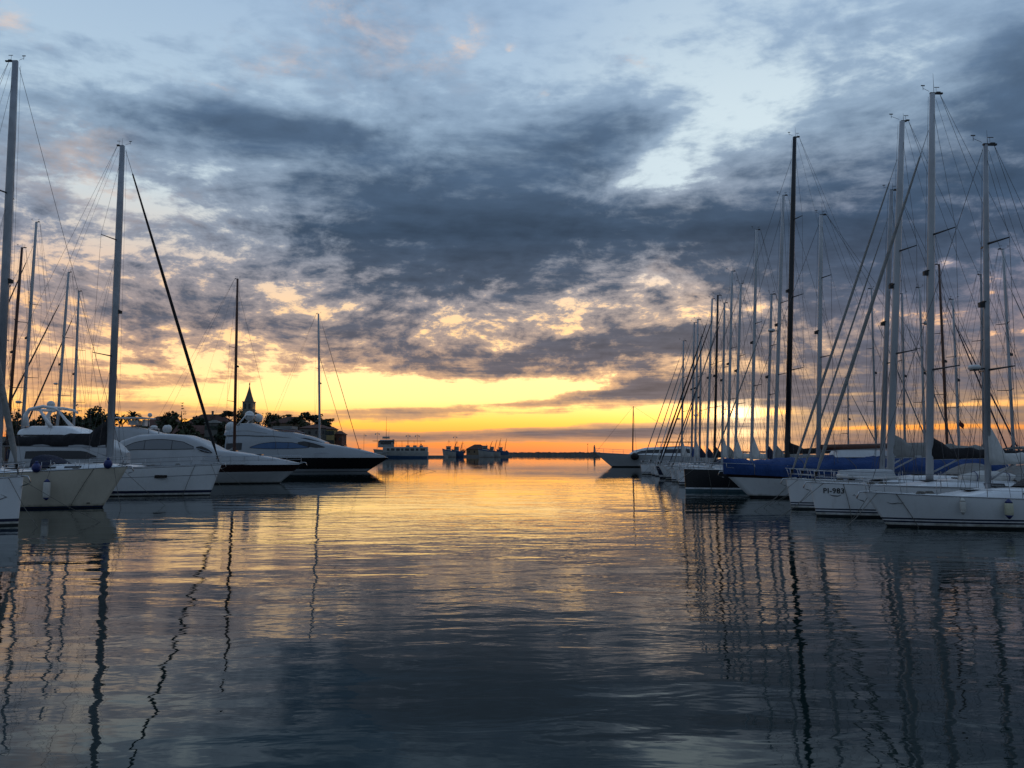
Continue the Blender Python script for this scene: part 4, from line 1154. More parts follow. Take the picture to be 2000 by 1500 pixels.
# ================================================================ LEFT ROW
LG = 'sailing yachts moored along the left-hand pier'
def left(label, wl, bowtip, h_deg, L, B, fs, mast_px, top_px, mast_r, mast_mat, **k):
    w0 = W(*wl); s = w0.y / FPX
    fb = (wl[1] - bowtip[1]) * s; rake = max(0.05, (bowtip[0] - wl[0]) * s)
    return sailboat(label, (w0.x, w0.y), R(h_deg), L, B, fb, fs, rake, mast_px, top_px, mast_r, mast_mat, group=LG, **k)
L1, HL1, GL1 = left('white sailing yacht cut off by the left edge, only its plumb bow in view', (35, 1026), (40, 933), 0, 13.5, 4.2, 1.5, -150, (-125, 90), .17, M_MAST,
    bands=white_bands(1), furl=M_CGREY, furl_r=.14, furl_top=.96, spreaders=(.35, .66), mast_z=2.3, lines=2)
L2, HL2, GL2 = left('cream hulled yacht second from the left edge, raked bow and one white fender', (200, 991), (246, 913), 0, 18.0, 5.0, 1.7, -6, (30, 120), .25, M_MAST,
    hull_mats=[M_CREAM, M_STRIPE, M_FOUL], bands=white_bands(3), cover=M_CBLACK, boom_len=6.0, cover_h=.7, spreaders=(.30, .66), spread_w=1.5, furl_top=.985, mast_z=2.6, lines=2, light_y=.44, hood=M_CBLACK)
L3, HL3, GL3 = left('white yacht on the left with black sail cover and thick black furled headsail', (410, 967), (431, 906), 0, 19.5, 5.2, 1.8, 214, (239, 285), .27, M_MAST,
    bands=[(1.0, 1, 0), (.965, 1, 1), (.95, 1, 0), (.7, 1, 0), (.66, 1, 1), (.645, 1, 0), (.40, 0, 1), (.20, 0, 0), (.07, 0, 2), (-.1, 0, 2), (-.35, 0, 2), (-.58, 0, 2)], cover=M_CBLACK, boom_len=8.3, cover_h=1.15, cover_head=2.3,
    furl=M_CBLACK, furl_r=.125, furl_top=.985, spreaders=(.32, .69), spread_w=1.7, mast_z=2.7, lines=2, light_y=.46, hood=M_CNAVY)
fender('white boat fender hanging from the bow of the cream hulled yacht', L2, HL2, .80, -1, M_FEND, .19, 1.0, M_FENDB, drop=.55)
swoosh(L2, HL2, [(.955, .12), (.945, .12)], .03, M_BLACKP, -1, 'bow_mark')
swoosh(L1, HL1, [(.93, .62), (.95, .56), (.965, .60), (.95, .66)], [.004, .02, .02, .004], M_WIRE, -1)
MB().box((HL3.L * .30, -HL3.beam(.80) * .985, HL3.sheer(.8) * .655), (.9, .06, .22)).build('hull_window', M_GLASS, L3)
for rt, hh, tt in ((L2, HL2, .955), (L2, HL2, .77)):
    p = world(rt, hh.at(tt, hh.sheer(tt), -1) + Vector((-.1, -.05, .22)))
    e = empty('mooring_buoy', p); tag(e, 'blue mooring buoy tied at the %s of the cream hulled yacht' % ('bow' if tt > .9 else 'side deck'), 'buoy')
    MB().ball((0, 0, 0), .24, 12, 0, 1.15).build('buoy_body', M_FENDB, e)
    MB().lathe((0, 0, .24), [(.09, 0), (.09, .10), (.03, .14)], 8).build('buoy_eye', M_FENDB, e)

# sailing yachts among the motor yachts
sailboat('dark masted sailing yacht between the two big motor yachts on the left, hull hidden', (P(545, 884, 105).x, 105), 0, 20, 5.2, 1.6, 1.3, .5, 457, (464, 545), .20, M_MASTR, detail=1,
         spreaders=(.33, .62), spread_w=1.4, group=LG, boom_len=7, cover=M_CGREY, cover_h=.6, lines=0, furl_top=.93)
sailboat('sailing yacht behind the black hulled motor yacht, a tall pale mast with two forestays', (P(705, 884, 141).x, 141), 0, 20, 5.2, 1.7, 1.4, .5, 625, (622, 613), .22, M_MASTW, detail=1,
         spreaders=(.26, .62), spread_w=1.3, group=LG, lines=0, furl=M_CDARK, furl_r=.06, furl_top=.985, inner=.72, radar=None)

# white sport cruiser (arched cabin window, maroon band)
w0 = W(546, 944); q = w0.y / FPX
tip = (591 - 546) * q
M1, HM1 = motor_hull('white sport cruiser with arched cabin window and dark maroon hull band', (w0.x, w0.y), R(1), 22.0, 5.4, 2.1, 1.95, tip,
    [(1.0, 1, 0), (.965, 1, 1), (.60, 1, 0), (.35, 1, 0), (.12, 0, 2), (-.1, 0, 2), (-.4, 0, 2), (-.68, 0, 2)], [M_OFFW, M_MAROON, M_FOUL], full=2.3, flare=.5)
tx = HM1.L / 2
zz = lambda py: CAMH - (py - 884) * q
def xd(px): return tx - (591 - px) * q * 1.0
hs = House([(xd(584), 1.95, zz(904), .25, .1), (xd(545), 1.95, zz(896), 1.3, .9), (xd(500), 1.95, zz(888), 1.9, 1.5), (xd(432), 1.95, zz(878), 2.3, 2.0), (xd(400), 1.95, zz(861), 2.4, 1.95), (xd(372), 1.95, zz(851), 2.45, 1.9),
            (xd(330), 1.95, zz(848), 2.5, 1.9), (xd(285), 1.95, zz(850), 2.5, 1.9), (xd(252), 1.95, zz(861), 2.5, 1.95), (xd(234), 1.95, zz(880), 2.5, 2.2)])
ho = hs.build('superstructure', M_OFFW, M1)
hs.window(ho, M_GGLASS, [(xd(250), .66, .70), (xd(275), .60, .86), (xd(310), .58, .95), (xd(345), .58, .95), (xd(375), .62, .90), (xd(393), .72, .82)], 'arched_window', frame=.028, bars=(.36, .68))
hs.window(ho, M_GLASS, [(xd(398), .80, .83), (xd(408), .70, .97), (xd(420), .74, .97), (xd(428), .84, .88)], 'windscreen', frame=.02)
for px in (455, 505):
    zb_, zt_, wb_, wt_ = hs.q(xd(px)); MB().box((xd(px), 0, zt_ + .05), (.75, .75, .07)).build('deck_hatch', M_GLASS, M1)
MB().tube([(xd(300), -1.2, zz(848)), (xd(300), -1.2, zz(838)), (xd(300), 1.2, zz(838)), (xd(300), 1.2, zz(848))], .06, 6).build('radar_arch', M_OFFW, M1)
MB().lathe((xd(300), 0, zz(837.5)), [(.1, 0), (.34, .06), (.36, .2), (.2, .32), (.02, .34)], 12).build('radar_dome', M_DOME, M1)
MB().tube([(xd(296), .9, zz(838)), (xd(292), .9, zz(812))], [.025, .008], 4).build('whip_antenna', M_WIRE, M1)
rail_run(M1, [hs.side(xd(px), .62, -1, .05) for px in (425, 415, 405, 395)], r=.018, h=.35, name='grab_rail', mid=False)
rail_run(M1, [HM1.at(t, HM1.sheer(t), -1) + Vector((0, .1, 0)) for t in (.99, .93, .87, .81, .75, .69, .63, .57)], r=.022, h=.8)
for tt, sz in ((.995, 1),): 
    MB().tube([Vector((tx - .3, 0, 2.2)), Vector((tx + .25, 0, 2.15)), Vector((tx + .4, 0, 1.8))], .05, 6).build('anchor', M_STEEL, M1)

# large flybridge yacht with black hull
w0 = W(717, 921); q3 = w0.y / FPX
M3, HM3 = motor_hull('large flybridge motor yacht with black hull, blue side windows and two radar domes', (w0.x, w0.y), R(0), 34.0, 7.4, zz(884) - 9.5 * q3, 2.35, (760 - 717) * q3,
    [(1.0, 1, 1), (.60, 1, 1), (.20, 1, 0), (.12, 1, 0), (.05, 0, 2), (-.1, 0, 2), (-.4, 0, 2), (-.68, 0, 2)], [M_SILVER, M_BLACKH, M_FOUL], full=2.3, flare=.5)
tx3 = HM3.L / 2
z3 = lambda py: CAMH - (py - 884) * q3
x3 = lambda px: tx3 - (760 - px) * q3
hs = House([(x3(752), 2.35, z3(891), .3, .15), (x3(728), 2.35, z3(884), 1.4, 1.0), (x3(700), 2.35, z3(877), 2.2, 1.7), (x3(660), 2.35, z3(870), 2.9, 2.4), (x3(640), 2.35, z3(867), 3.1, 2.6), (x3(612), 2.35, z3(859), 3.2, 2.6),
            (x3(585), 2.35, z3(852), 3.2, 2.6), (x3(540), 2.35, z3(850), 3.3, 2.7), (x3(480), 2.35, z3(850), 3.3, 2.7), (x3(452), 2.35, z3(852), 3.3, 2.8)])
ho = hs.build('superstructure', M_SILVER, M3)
hs.window(ho, M_BGLASS, [(x3(500), .50, .54), (x3(520), .46, .72), (x3(545), .45, .80), (x3(580), .48, .80), (x3(600), .56, .72), (x3(612), .66, .68)], 'blue_side_window', frame=.035, bars=(.43, .66))
hs.window(ho, M_GLASS, [(x3(590), .80, .84), (x3(602), .70, .97), (x3(624), .72, .97), (x3(641), .86, .90)], 'windscreen', frame=.03)
hs.window(ho, M_GLASS, [(x3(455), .40, .74), (x3(484), .40, .74)], 'saloon_window', frame=.03)
for px in (668, 700):
    zb_, zt_, wb_, wt_ = hs.q(x3(px)); MB().box((x3(px), 0, zt_ + .05), (.9, .9, .08)).build('deck_hatch', M_GLASS, M3)
MB().box((x3(556), 0, z3(836)), (3.2, 3.6, .5)).build('sun_pad', M_CGREY, M3)
MB().tube([(x3(545), 1.2, z3(838)), (x3(542), 1.2, z3(812))], [.03, .01], 4).build('whip_antenna', M_WIRE, M3)
fl = House([(x3(638), z3(867), z3(864), 1.9, 1.6), (x3(610), z3(862), z3(853), 2.4, 2.0), (x3(575), z3(856), z3(845), 2.6, 2.1), (x3(540), z3(852), z3(842), 2.7, 2.2), (x3(512), z3(852), z3(834), 2.7, 2.1), (x3(494), z3(851), z3(827), 2.6, 1.9),
            (x3(474), z3(851), z3(828), 2.6, 1.9), (x3(458), z3(851), z3(838), 2.7, 2.2), (x3(448), z3(851), z3(846), 2.7, 2.4)])
fo = fl.build('flybridge', M_SILVER, M3)
fl.window(fo, M_GLASS, [(x3(590), .22, .30), (x3(604), .16, .62), (x3(622), .16, .60), (x3(634), .25, .45)], 'windscreen')
fl.window(fo, M_CGREY, [(x3(462), .40, .44), (x3(530), .40, .46)], 'coaming_line')
rail_run(M3, [fl.side(x3(px), 1.0, -1, -.05) for px in (600, 580, 560, 540, 522)], r=.022, h=.5, name='flybridge_rail')
for cpx, cpy, rr in ((489, 813, .82), (500, 816, .70), (455, 836, .95), (453, 846, .85)):
    dm = MB(); dm.ball((x3(cpx), -1.2 if cpx < 470 else (.9 if cpx > 495 else -.9), z3(cpy)), rr, 14, 0, 1.05); dm.build('satellite_dome', M_DOME, M3)
ar = MB()
for sd in (-1, 1): ar.tube([(x3(470), sd * 1.9, z3(832)), (x3(486), sd * 1.7, z3(812)), (x3(505), sd * 1.7, z3(813))], .14, 6)
ar.tube([(x3(495), -1.7, z3(813)), (x3(495), 1.7, z3(813))], .16, 6); ar.build('radar_arch', M_WHITE, M3)
rail_run(M3, [HM3.at(t, HM3.sheer(t), -1) + Vector((0, .1, 0)) for t in (.985, .95, .9, .85, .8, .75, .7, .65)], r=.022, h=.8)
ml = MB()
for k, (a, b) in enumerate(((3.2, 1.2), (6.0, -.5), (8.5, 2.2))):
    MB().tube([Vector((tx3 - .5, 0, 2.2)), Vector((tx3 + a * .4, b * .4, 1.1)), Vector((tx3 + a, b, -.2))], .022, 4).build('mooring_line', M_ROPE, M3)

# two flybridge cruisers further in
def fly_cruiser(label, Y, pts, house_pts, extra):
    q = Y / FPX; z = lambda py: CAMH - (py - 884) * q
    root, H = motor_hull(label, (P(pts[0], 884, Y).x, Y), 0, (pts[0] - pts[1]) * q, 5.2, 2.2, 1.8, .9,
        [(1.0, 1, 0), (.6, 1, 0), (.3, 0, 1), (.18, 0, 0), (.1, 0, 2), (-.1, 0, 2), (-.4, 0, 2), (-.68, 0, 2)], [M_WHITE, M_STRIPE, M_FOUL])
    X = lambda px: H.L / 2 + .9 * 0 - (pts[0] - px) * q
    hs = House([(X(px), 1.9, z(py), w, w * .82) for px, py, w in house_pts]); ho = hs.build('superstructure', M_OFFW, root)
    return root, H, X, z, hs, ho
FB1, HF1, X1, z1, hs, ho = fly_cruiser('white flybridge cruiser with a hard top, behind the arched window sport cruiser', 96.0, (372, 170), [(366, 880, .4), (348, 862, 1.6), (326, 851, 2.0), (300, 846, 2.2), (270, 838, 2.2), (246, 834, 2.2), (205, 834, 2.2), (180, 850, 2.2)], None)
hs.window(ho, M_GLASS, [(X1(215), .48, .70), (X1(290), .48, .70), (X1(325), .52, .60)], 'saloon_window')
ht = MB(); ht.box((X1(246), 0, z1(817)), (58 * 96 / FPX, 3.4, .14)); hto = ht.build('hard_top', M_WHITE, FB1)
pp = MB()
for px in (226, 262):
    for sd in (-1, 1): pp.tube([(X1(px + 4), sd * 1.5, z1(836)), (X1(px), sd * 1.5, z1(818))], .06, 5)
pp.build('hard_top_post', M_STEEL, hto)
MB().box((X1(248), 0, z1(826)), (16 * 96 / FPX, 1.4, .55)).box((X1(264), .4, z1(826)), (5 * 96 / FPX, .8, .8)).build('helm_console', M_DOME, FB1)
for px in (306, 317): MB().ball((X1(px), .3 if px < 310 else -.5, z1(838)), .40, 12, 0, 1.25).build('satellite_dome', M_DOME, FB1)
MB().ball((X1(276), 0, z1(811)), .28, 10).tube([(X1(276), 0, z1(816)), (X1(276), 0, z1(811))], .04, 5).build('radar_dome', M_DOME, FB1)
FB2, HF2, X2, z2, hs, ho = fly_cruiser('white flybridge cruiser with a curved radar arch behind the black sail cover', 71.0, (262, -20), [(232, 884, .5), (214, 872, 1.6), (196, 860, 2.0), (170, 852, 2.2), (120, 849, 2.3), (50, 849, 2.3), (30, 858, 2.3)], None)
hs.window(ho, M_GLASS, [(X2(60), .30, .56), (X2(170), .30, .60), (X2(192), .36, .46)], 'saloon_window')
fl = House([(X2(160), z2(851), z2(849), 1.6, 1.3), (X2(140), z2(851), z2(838), 1.9, 1.6), (X2(120), z2(850), z2(833), 2.0, 1.6), (X2(60), z2(850), z2(833), 2.0, 1.7), (X2(40), z2(850), z2(840), 2.0, 1.7)])
fl.build('flybridge', M_WHITE, FB2)
ar = MB()
for sd in (-1, 1):
    ar.tube([(X2(52), sd * 1.7, z2(834)), (X2(50), sd * 1.65, z2(812)), (X2(56), sd * 1.6, z2(802)), (X2(80), sd * 1.5, z2(796)), (X2(104), sd * 1.5, z2(800)), (X2(112), sd * 1.5, z2(806))], [.30, .20, .17, .15, .12, .08], 8)
    ar.tube([(X2(74), sd * 1.5, z2(802)), (X2(86), sd * 1.6, z2(818)), (X2(100), sd * 1.75, z2(834))], [.12, .14, .20], 8)
ar.tube([(X2(58), -1.6, z2(801)), (X2(58), 1.6, z2(801))], .13, 8); ar.tube([(X2(90), -1.5, z2(797)), (X2(90), 1.5, z2(797))], .12, 8)
aro = ar.build('radar_arch', M_WHITE, FB2)
MB().ball((X2(76), 0, z2(790)), .34, 12).box((X2(76), 0, z2(797)), (.5, .5, .3)).build('radar_dome', M_DOME, aro)

# yachts beyond the left-hand pier (bows away to the left)
FL = [
    (83.0, 39, (71, 434), 'sailing yacht beyond the left pier with the tallest pale mast and stacked radar domes', M_MASTW, (.26, .30)),
    (79.0, 10, (43, 484), 'sailing yacht beyond the left pier with a dark mast close to the left edge', M_MASTR, None),
    (88.0, 106, (134, 532), 'yacht beyond the left pier with a pale mast, left one of the shorter pair', M_MASTW, (.42, .22)),
    (93.0, 141, (154, 569), 'yacht beyond the left pier with the lowest pale mast, right of the shorter pair', M_MASTW, None),
]
for i, (Y, mp, tp, lab, mm, rad) in enumerate(FL):
    xmast = (mp - 1000) / FPX * Y; tall = (850 - tp[1]) / FPX * Y; L = 9.5 + tall * .22
    sailboat(lab, (min(xmast - L * .40, -47.4 - L + .4), Y), PI + R(rnd.uniform(-1.5, 1.5)), L, 4.1, 1.5, 1.2, .4, mp, tp, .10 + tall * .0034, mm, detail=1,
             cover=rnd.choice((M_CNAVY, M_CGREY)), boom_len=L * .33, cover_h=.5, cover_head=1.2, furl=M_CDARK, furl_r=.10, furl_top=.90,
             spreaders=(.36, .66), spread_w=1.3, radar=rad, group='sailing yachts on the far side of the left-hand pier', lines=0)

# ================================================================ TOWN ON THE HEADLAND
def px_house(label, x0, x1, eave, ridge, Y, wall, roof, zb=1.4, depth=9, **k):
    a = P(x0, 850, Y).x; b = P(x1, 850, Y).x; s = Y / FPX
    return house(label, a, b, Y, zb, CAMH + (884 - eave) * s, CAMH + (884 - ridge) * s, depth, wall, roof, **k)
px_house('wide house with a low red tiled hip roof behind the flybridge cruiser hard top', 262, 350, 833, 812, 385, M_PLAS_G, M_TILE, depth=16, nwin=5, rows=3)
px_house('long house with two tall chimneys on its red tiled ridge', 356, 446, 828, 808, 412, M_PLAS_G, M_TILE, depth=15, nwin=6, rows=3, chim=(1.2, 7.6))
px_house('low building with a red roof just above the white sport cruiser', 336, 404, 848, 830, 352, M_PLAS_O, M_TILE, depth=12, hip=False, nwin=5, rows=1)
px_house('narrow grey house with dark shutters left of the dark masted yacht', 399, 424, 826, 820, 349, M_PLAS_G, M_STONE2, depth=8, nwin=2, rows=3, shutter=M_SHUT)
px_house('house with a shallow dark roof behind the flybridge of the big motor yacht', 528, 592, 826, 813, 405, M_PLAS_O, M_TILE, depth=14, nwin=4, rows=3)
px_house('long pale house behind the flybridge, under the umbrella pine', 505, 585, 846, 834, 360, M_PLAS_O, M_TILE, depth=10, nwin=6, rows=2)
px_house('big grey waterfront house behind the tall pale mast', 584, 638, 836, 828, 372, M_PLAS_G, M_TILE, depth=14, nwin=4, rows=3)
px_house('narrow yellow waterfront house with green shutters', 637.5, 650, 838, 833, 366, M_PLAS_Y, M_TILE, depth=10, nwin=2, rows=3, shutter=M_SHUT)
px_house('dark red house at the very end of the headland', 651, 668, 848, 841, 370, M_PLAS_R, M_TILE, depth=10, nwin=2, rows=2)
px_house('low house with tiled roof at the left end of the headland', 150, 215, 840, 826, 380, M_PLAS_G, M_TILE, depth=12, nwin=4, rows=2)
px_house('house with tiled roof half hidden by the dark trees at far left', 60, 128, 842, 828, 372, M_PLAS_O, M_TILE, depth=12, nwin=4, rows=2)
# church
Yc = 432.0; sc_ = Yc / FPX; cx = P(482.5, 800, Yc).x; zc = lambda py: CAMH + (884 - py) * sc_
ch = empty('church_tower', (cx, Yc + 3, 8.0)); tag(ch, 'tall stone church tower with a pointed spire and a statue on top', 'church')
tw = 5.5; b0 = 8.0
tower = MB().box((0, 0, (zc(785.5) - b0) / 2), (tw, tw, zc(785.5) - b0)).build('tower', M_STONE, ch)
cn = MB(); cn.box((0, 0, zc(785) - b0 + .1), (tw + .4, tw + .4, .45)); cn.box((0, 0, zc(801) - b0), (tw + .35, tw + .35, .35)); cn.build('cornice', M_STONE, ch)
for fx in (-1.2, 1.2):
    for fy, ax in ((-1, 0), (1, 0), (-1, 1), (1, 1)):
        c = (fx, fy * (tw / 2 + .03), zc(793.5) - b0) if ax == 0 else (fy * (tw / 2 + .03), fx, zc(793.5) - b0)
        s = (1.1, .12, 3.0) if ax == 0 else (.12, 1.1, 3.0)
        MB().box(c, s).build('belfry_opening', M_GLASS, tower)
sp = MB(); n8 = 8; zt0 = zc(784) - b0 + .2; zt1 = zc(752) - b0
sp.loft([[Vector((2.5 * k * math.cos(2 * PI * (j + .5) / n8), 2.5 * k * math.sin(2 * PI * (j + .5) / n8), lerp(zt0, zt1, u))) for j in range(n8)] for k, u in ((1.05, 0), (.62, .36), (.27, .72), (.05, 1))], smooth=False)
sp.build('spire', M_STONE2, ch)
st = MB(); st.tube([(0, 0, zt1 - .1), (0, 0, zt1 + .5), (0, 0, zt1 + 1.3), (0, 0, zt1 + 1.75)], [.22, .34, .26, .14], 8); st.tube([(0, 0, zt1 + 1.1), (.55, 0, zt1 + 1.5)], .09, 5)
st.build('statue', M_STONE2, ch)
# trees: px, top py, width px, Y, kind
TR = [(30, 792, 26, 356, 'cypress', 'slim dark cypress at the far left edge of the headland'), (146, 789, 56, 366, 'cedar', 'broad dark cedar with layered boughs left of the black sail cover'), (178, 797, 44, 360, 'round', 'low round tree between the cedar and the tall round tree on the left'),
      (196, 787, 44, 372, 'round', 'tall round tree just left of the thick left-hand mast'), (120, 800, 46, 370, 'round', 'low dark tree left of the layered cedar'), (258, 797, 36, 376, 'palm', 'spiky palm tree right of the thick left-hand mast'), (238, 803, 26, 372, 'palm', 'smaller spiky palm beside the taller palm'),
      (321, 791, 25, 372, 'round', 'small ball shaped tree left of the spiky cedar on the roofs'), (353, 785, 42, 378, 'cedar', 'spiky cedar standing above the red roofs'), (340, 806, 60, 378, 'round', 'bushy tree filling the gap under the spiky cedar'), (384, 815, 50, 392, 'round', 'dark bushy tree in front of the long chimneyed house'),
      (446, 799, 36, 408, 'umbrella', 'flat topped pine left of the church tower'), (468, 792, 15, 415, 'cypress', 'narrow cypress against the left wall of the church tower'), (437, 822, 40, 366, 'round', 'dark bushy tree left of the dark masted yacht'), (478, 803, 22, 412, 'round', 'bushy tree at the foot of the church tower'),
      (502, 798, 18, 414, 'round', 'round tree right of the church tower'), (523, 801, 24, 418, 'round', 'second round tree right of the church tower, the wider one'), (546, 808, 30, 420, 'round', 'low tree right of the wide round tree by the church'), (563, 806, 26, 422, 'umbrella', 'small flat topped tree above the shallow dark roof'),
      (606, 803, 42, 392, 'umbrella', 'large umbrella pine left of the tall pale mast'), (633, 812, 36, 396, 'umbrella', 'umbrella pine right of the tall pale mast'), (646, 822, 22, 398, 'round', 'bushy tree sloping down behind the yellow house'), (455, 838, 60, 352, 'round', 'dark shrubby tree behind the flybridge domes'), (415, 806, 26, 418, 'round', 'small tree behind the long chimneyed house'), (656, 832, 18, 392, 'round', 'last small tree on the tip of the headland'),
      (282, 826, 44, 345, 'round', 'dark bush in front of the wide red roofed house'), (305, 818, 40, 350, 'cedar', 'dark conifer in front of the wide red roofed house'), (368, 824, 46, 345, 'round', 'dark bush between the low red roof and the long house'),
      (432, 812, 40, 352, 'round', 'tall dark tree right of the narrow grey house'), (448, 826, 36, 346, 'round', 'bush at the waterside left of the church'), (512, 806, 26, 400, 'cedar', 'pointed dark conifer right of the church'), (535, 812, 34, 408, 'round', 'broad dark tree between the church and the shallow dark roof'),
      (574, 812, 36, 398, 'umbrella', 'flat topped pine behind the flybridge rail'), (588, 816, 30, 380, 'round', 'dark tree left of the big grey waterfront house'), (620, 818, 34, 384, 'umbrella', 'dark spreading pine right behind the tall pale mast'), (160, 803, 50, 352, 'round', 'low dark tree in front of the layered cedar'), (208, 800, 36, 356, 'round', 'dark tree behind the thick left-hand mast'),
      (88, 806, 44, 358, 'round', 'low dark tree seen through the curved radar arch'), (64, 812, 36, 354, 'round', 'small dark tree left of the curved radar arch')]
for i, (px, py, wp, Y, kind, lab) in enumerate(TR):
    x = P(px, 850, Y).x; zb = max(1.0, hill_z(x, Y)); zt = CAMH + (884 - py) * Y / FPX
    tree(lab, (x, Y, zb), zt - zb, wp * 1.25 * Y / FPX, kind, 30 + i)

# street lamps on the quay
def lamp(label, px, top, Y, double=True):
    x = P(px, 850, Y).x; zt = CAMH + (884 - top) * Y / FPX
    e = empty('street_lamp', (x, Y, 1.3)); tag(e, label, 'street lamp', 'street lamps on the far quay'); h = zt - 1.3
    MB().lathe((0, 0, 0), [(.28, 0), (.22, .5), (.10, .9), (.085, h - .8), (.05, h)], 8).build('pole', M_IRON, e)
    for sd in ((-1, 1) if double else (1,)):
        MB().tube([(0, 0, h - 1.2), (sd * .6, 0, h - .75), (sd * 1.2, 0, h - .85)], .06, 5).build('arm', M_IRON, e)
        MB().lathe((sd * 1.2, 0, h - 1.9), [(.12, 0), (.38, .35), (.42, .75), (.16, 1.05), (.03, 1.15)], 8).build('lantern', M_LANT, e)
lamp('single armed street lamp left of the ferry', 711, 847, 506, False)
lamp('double lantern street lamp above the bow of the ferry', 737, 844, 508)
lamp('double lantern street lamp behind the ferry, left one of a pair', 797, 848, 510)
lamp('double lantern street lamp behind the ferry, right one of a pair', 815, 848, 514)
lamp('double lantern street lamp behind the leftmost fishing boat', 889, 851, 566)
# ferry
Yf = 470.0; qf = Yf / FPX; zf = lambda py: CAMH + (884 - py) * qf
M_FERRY = worn('weathered_ferry_paint', (0.34, 0.34, 0.315), .5, 0, .25, .5, .2)
FE, HFE = motor_hull('white excursion ferry with a wheelhouse and long awning at the far quay', (P(734, 880, Yf).x, Yf), PI, 33.5, 7.0, zf(877), zf(883), 1.6,
    [(1.0, 1, 0), (.55, 1, 0), (.32, 1, 1), (.1, 0, 1), (-.3, 0, 1), (-.68, 0, 1)], [M_FERRY, M_FBLUE], name='ferry', cat='ferry', group=None, nt=14)
xf = lambda px: HFE.L / 2 - (px - 732) * qf
hs = House([(xf(752), zf(883), zf(874), 2.8, 2.6), (xf(756), zf(883), zf(873), 3.0, 2.8), (xf(838), zf(883), zf(873), 3.0, 2.8)]); ho = hs.build('saloon', M_FERRY, FE)
for px, pw in ((760, 5), (768, 7), (778, 7), (788, 4), (795, 8), (806, 7), (816, 5), (825, 9)): hs.window(ho, M_GLASS, [(xf(px), .30, .84), (xf(px + pw), .30, .84)], 'saloon_window', n=2)
wh = House([(xf(742), zf(874), zf(863), 1.9, 1.6), (xf(746), zf(874), zf(859), 2.0, 1.7), (xf(772), zf(874), zf(859), 2.0, 1.7)]); wo = wh.build('wheelhouse', M_FERRY, FE)
wh.window(wo, M_GLASS, [(xf(747), .45, .8), (xf(768), .45, .8)], 'wheelhouse_window', n=2)
MB().lathe((xf(771), 0, zf(867)), [(.7, 0), (.62, 2.6), (.66, 2.7), (.02, 2.7)], 10).build('funnel', M_FBLUE, FE)
for k_ in range(3): MB().box((xf(800 + 13 * k_), 1.2 - 1.2 * (k_ % 2), zf(871.5)), (2.2, 1.6, .9), taper=.85).build('deck_locker', M_FERRY, FE)
MB().lathe((xf(824), -2.85, zf(868)), [(.2, -.08), (.42, -.08), (.42, .08), (.2, .08)], 12, axis='y').build('lifebuoy', M_FLAG, FE)
MB().box((xf(757), 0, zf(855)), (4.2, 2.6, 1.2)).build('upper_bridge', M_FERRY, FE)
MB().box((xf(782), 0, zf(861.5)), (100 * qf, 5.2, .25)).build('awning', M_CDARK, FE)
pb = MB()
for px in range(776, 832, 12):
    for sd in (-1, 1): pb.tube([(xf(px), sd * 2.4, zf(874)), (xf(px), sd * 2.4, zf(861.5))], .05, 4)
pb.build('awning_post', M_IRON, FE)
mb = MB(); mb.tube([(xf(757), 0, zf(858)), (xf(757), 0, zf(814))], [.16, .05], 6); mb.tube([(xf(761), 0, zf(858)), (xf(763), 0, zf(838))], .07, 5); mb.tube([(xf(757) - 1.2, 0, zf(840)), (xf(757) + 1.2, 0, zf(840))], .05, 4); mb.build('signal_mast', M_IRON, FE)
rail_run(FE, [(xf(px), -2.7, zf(873)) for px in range(776, 838, 6)], M_IRON, 1.0, 'deck_rail', .03)
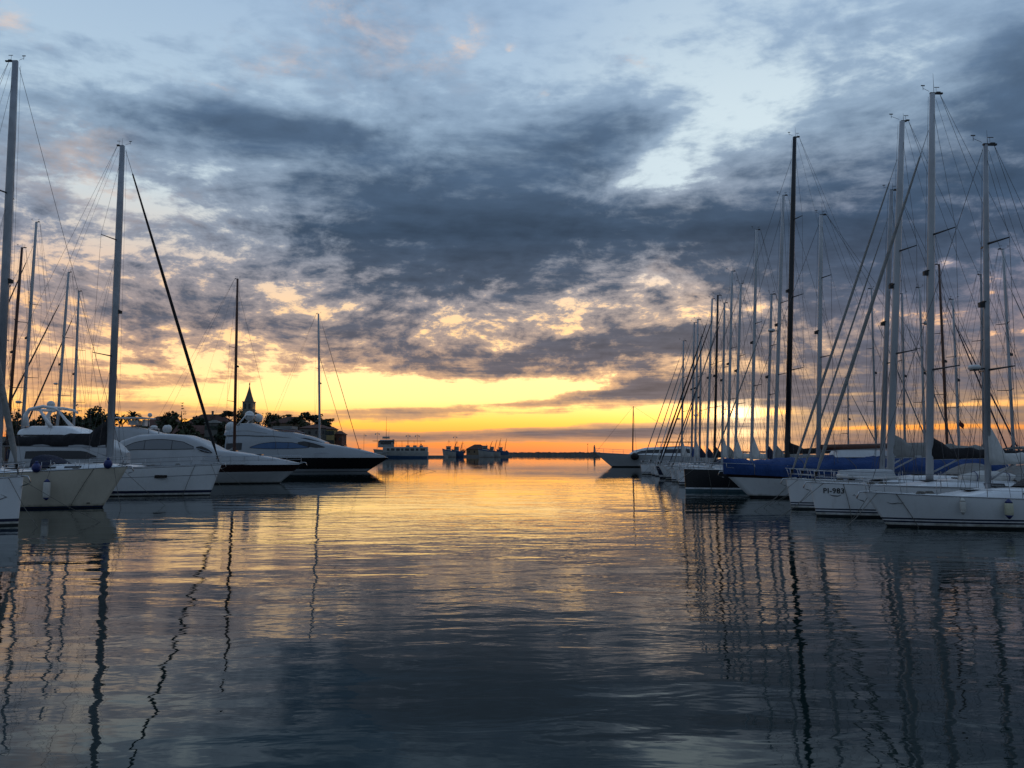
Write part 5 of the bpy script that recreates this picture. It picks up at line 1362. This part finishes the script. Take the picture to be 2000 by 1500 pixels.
# fishing boats
def trawler(label, px0, px1, deck, Y, d, gantry=(), mast=None, cab=(.3, .55), hull=None, cabtop=871):
    s = Y / FPX; L = (px1 - px0) * s; z = lambda py: CAMH + (884 - py) * s
    hh = 0 if d > 0 else PI
    root, H = motor_hull(label, (P(px1 if d > 0 else px0, 884, Y).x, Y), hh, L, 5.4, z(deck - 5), z(deck), .9,
        [(1.0, 1, 1), (.85, 1, 0), (.5, 1, 0), (.15, 0, 2), (-.3, 0, 2), (-.68, 0, 2)], [hull or M_FERRY, M_FBLUE, M_RED], name='fishing_boat', cat='fishing boat', group='fishing boats at the far quay', nt=12)
    X = lambda px: (px - (px0 + px1) / 2) * s * d + .45 * 0
    a, b = lerp(px0, px1, cab[0]), lerp(px0, px1, cab[1])
    hs = House(sorted([(X(a), z(deck + 1), z(cabtop), 1.7, 1.5), (X(b), z(deck + 1), z(cabtop), 1.7, 1.4)])); ho = hs.build('wheelhouse', M_FERRY, root)
    hs.window(ho, M_GLASS, sorted([(X(lerp(a, b, .1)), .55, .82), (X(lerp(a, b, .9)), .55, .82)]), 'wheelhouse_window', n=2)
    MB().box((X((a + b) / 2), 0, z(cabtop) + .1), (abs(X(b) - X(a)) * 1.25, 3.8, .2)).build('wheelhouse_roof', M_FERRY, root)
    for gx, gt, lean in gantry:
        g = MB()
        for sd in (-1, 1): g.tube([(X(gx), sd * 1.9, z(deck)), (X(gx + lean * .7), sd * 1.5, z(lerp(deck, gt, .75))), (X(gx + lean), sd * 1.0, z(gt))], [.17, .14, .10], 6)
        g.tube([(X(gx + lean), -1.3, z(gt)), (X(gx + lean), 1.3, z(gt))], .14, 6); g.tube([(X(gx + lean * .5), -1.6, z(lerp(deck, gt, .55))), (X(gx + lean * .5), 1.6, z(lerp(deck, gt, .55)))], .10, 6)
        g.tube([(X(gx + lean), 0, z(gt)), (X(gx - lean * .6), 0, z(deck))], .05, 4)
        g.build('trawl_gantry', M_RUST, root)
    if mast:
        for mx, mt in mast:
            g = MB(); g.tube([(X(mx), 0, z(deck)), (X(mx), 0, z(mt))], [.14, .06], 6); g.tube([(X(mx) - 1.0, 0, z(mt + 5)), (X(mx) + 1.0, 0, z(mt + 5))], .05, 4)
            g.tube([(X(mx), 0, z(mt + 2)), (X(mx + 9 * d), 0, z(deck))], .035, 4); g.tube([(X(mx), 0, z(mt + 2)), (X(mx - 9 * d), 0, z(deck))], .035, 4)
            g.build('mast', M_IRON, root)
    nb = MB(); nb.ball((X(lerp(px0, px1, .82 if d < 0 else .15)), 0, z(deck) + .3), .9, 8, 0, .6); nb.build('net_heap', M_NET, root)
    return root
trawler('white fishing boat with a leaning derrick, leftmost of the far fishing boats', 866, 893, 881, 555, -1, gantry=((889, 863, 5),), mast=((879, 858),), cab=(.30, .62), cabtop=872)
trawler('blue fishing boat beside the leftmost fishing boat, with two thin masts', 884, 908, 882, 562, -1, gantry=((902, 866, 3),), mast=((895, 860), (906, 861)), cab=(.25, .6), hull=M_FBLUE, cabtop=873)
trawler('white trawler with a tall gantry right of the dark quay house', 936, 968, 881, 540, -1, gantry=((958, 862, 6),), mast=((953, 866),), cab=(.28, .58), cabtop=871)
trawler('white trawler with two tall leaning gantries, second from the right of the fishing fleet', 956, 980, 882, 550, -1, gantry=((968, 859, 5), (975, 856, 6)), cab=(.15, .45), cabtop=873)
trawler('rusty trawler with the rightmost gantry in front of the breakwater', 972, 996, 882, 565, -1, gantry=((988, 857, 4),), mast=((980, 864),), cab=(.2, .5), hull=M_FBLUE, cabtop=874)
px_house('low quay house with a dark hipped roof among the fishing boats', 911, 953, 877, 868, 572, M_PLAS_O, M_TILE, zb=1.4, depth=12, nwin=4, rows=1, group=None)
tree('round dark tree at the left corner of the quay house', (P(906, 880, 574).x, 574, 1.4), 4.6, 5.0, 'round', 71, group=None, leaves=200)
tree('low dark tree at the right corner of the quay house', (P(951, 880, 576).x, 576, 1.4), 4.0, 6.0, 'round', 72, group=None, leaves=200)
# harbour light and beacon post
def light_tower(label, px, top, Y, w, lantern=True):
    s = Y / FPX; x = P(px, 880, Y).x; zt = CAMH + (884 - top) * s
    e = empty('harbour_light', (x, Y, 3.2)); tag(e, label, 'harbour light'); h = zt - 3.2
    MB().lathe((0, 0, 0), [(w * 1.5, 0), (w * 1.5, .5), (w, .6), (w * .72, h * .7), (w * .72, h * .72)], 12).build('tower', M_STONE, e)
    MB().lathe((0, 0, 0), [(w * 1.15, h * .72), (w * 1.15, h * .76)], 12).build('gallery', M_IRON, e)
    MB().lathe((0, 0, 0), [(w * .5, h * .76), (w * .5, h * .90)], 10).build('lantern', M_LANT, e)
    MB().lathe((0, 0, 0), [(w * .7, h * .90), (w * .1, h * .99), (.02, h)], 10).build('lantern_roof', M_IRON, e)
light_tower('small lighthouse on the right end of the breakwater', 1161, 869, 702, 1.0)
e = empty('beacon_post', (P(1148, 880, 712).x, 712, 3.2)); tag(e, 'slender beacon post left of the small lighthouse', 'beacon')
MB().tube([(0, 0, 0), (0, 0, 7.6)], [.22, .10], 8).build('post', M_IRON, e); MB().box((0, 0, 7.8), (.8, .8, .7)).build('beacon_lamp', M_IRON, e)
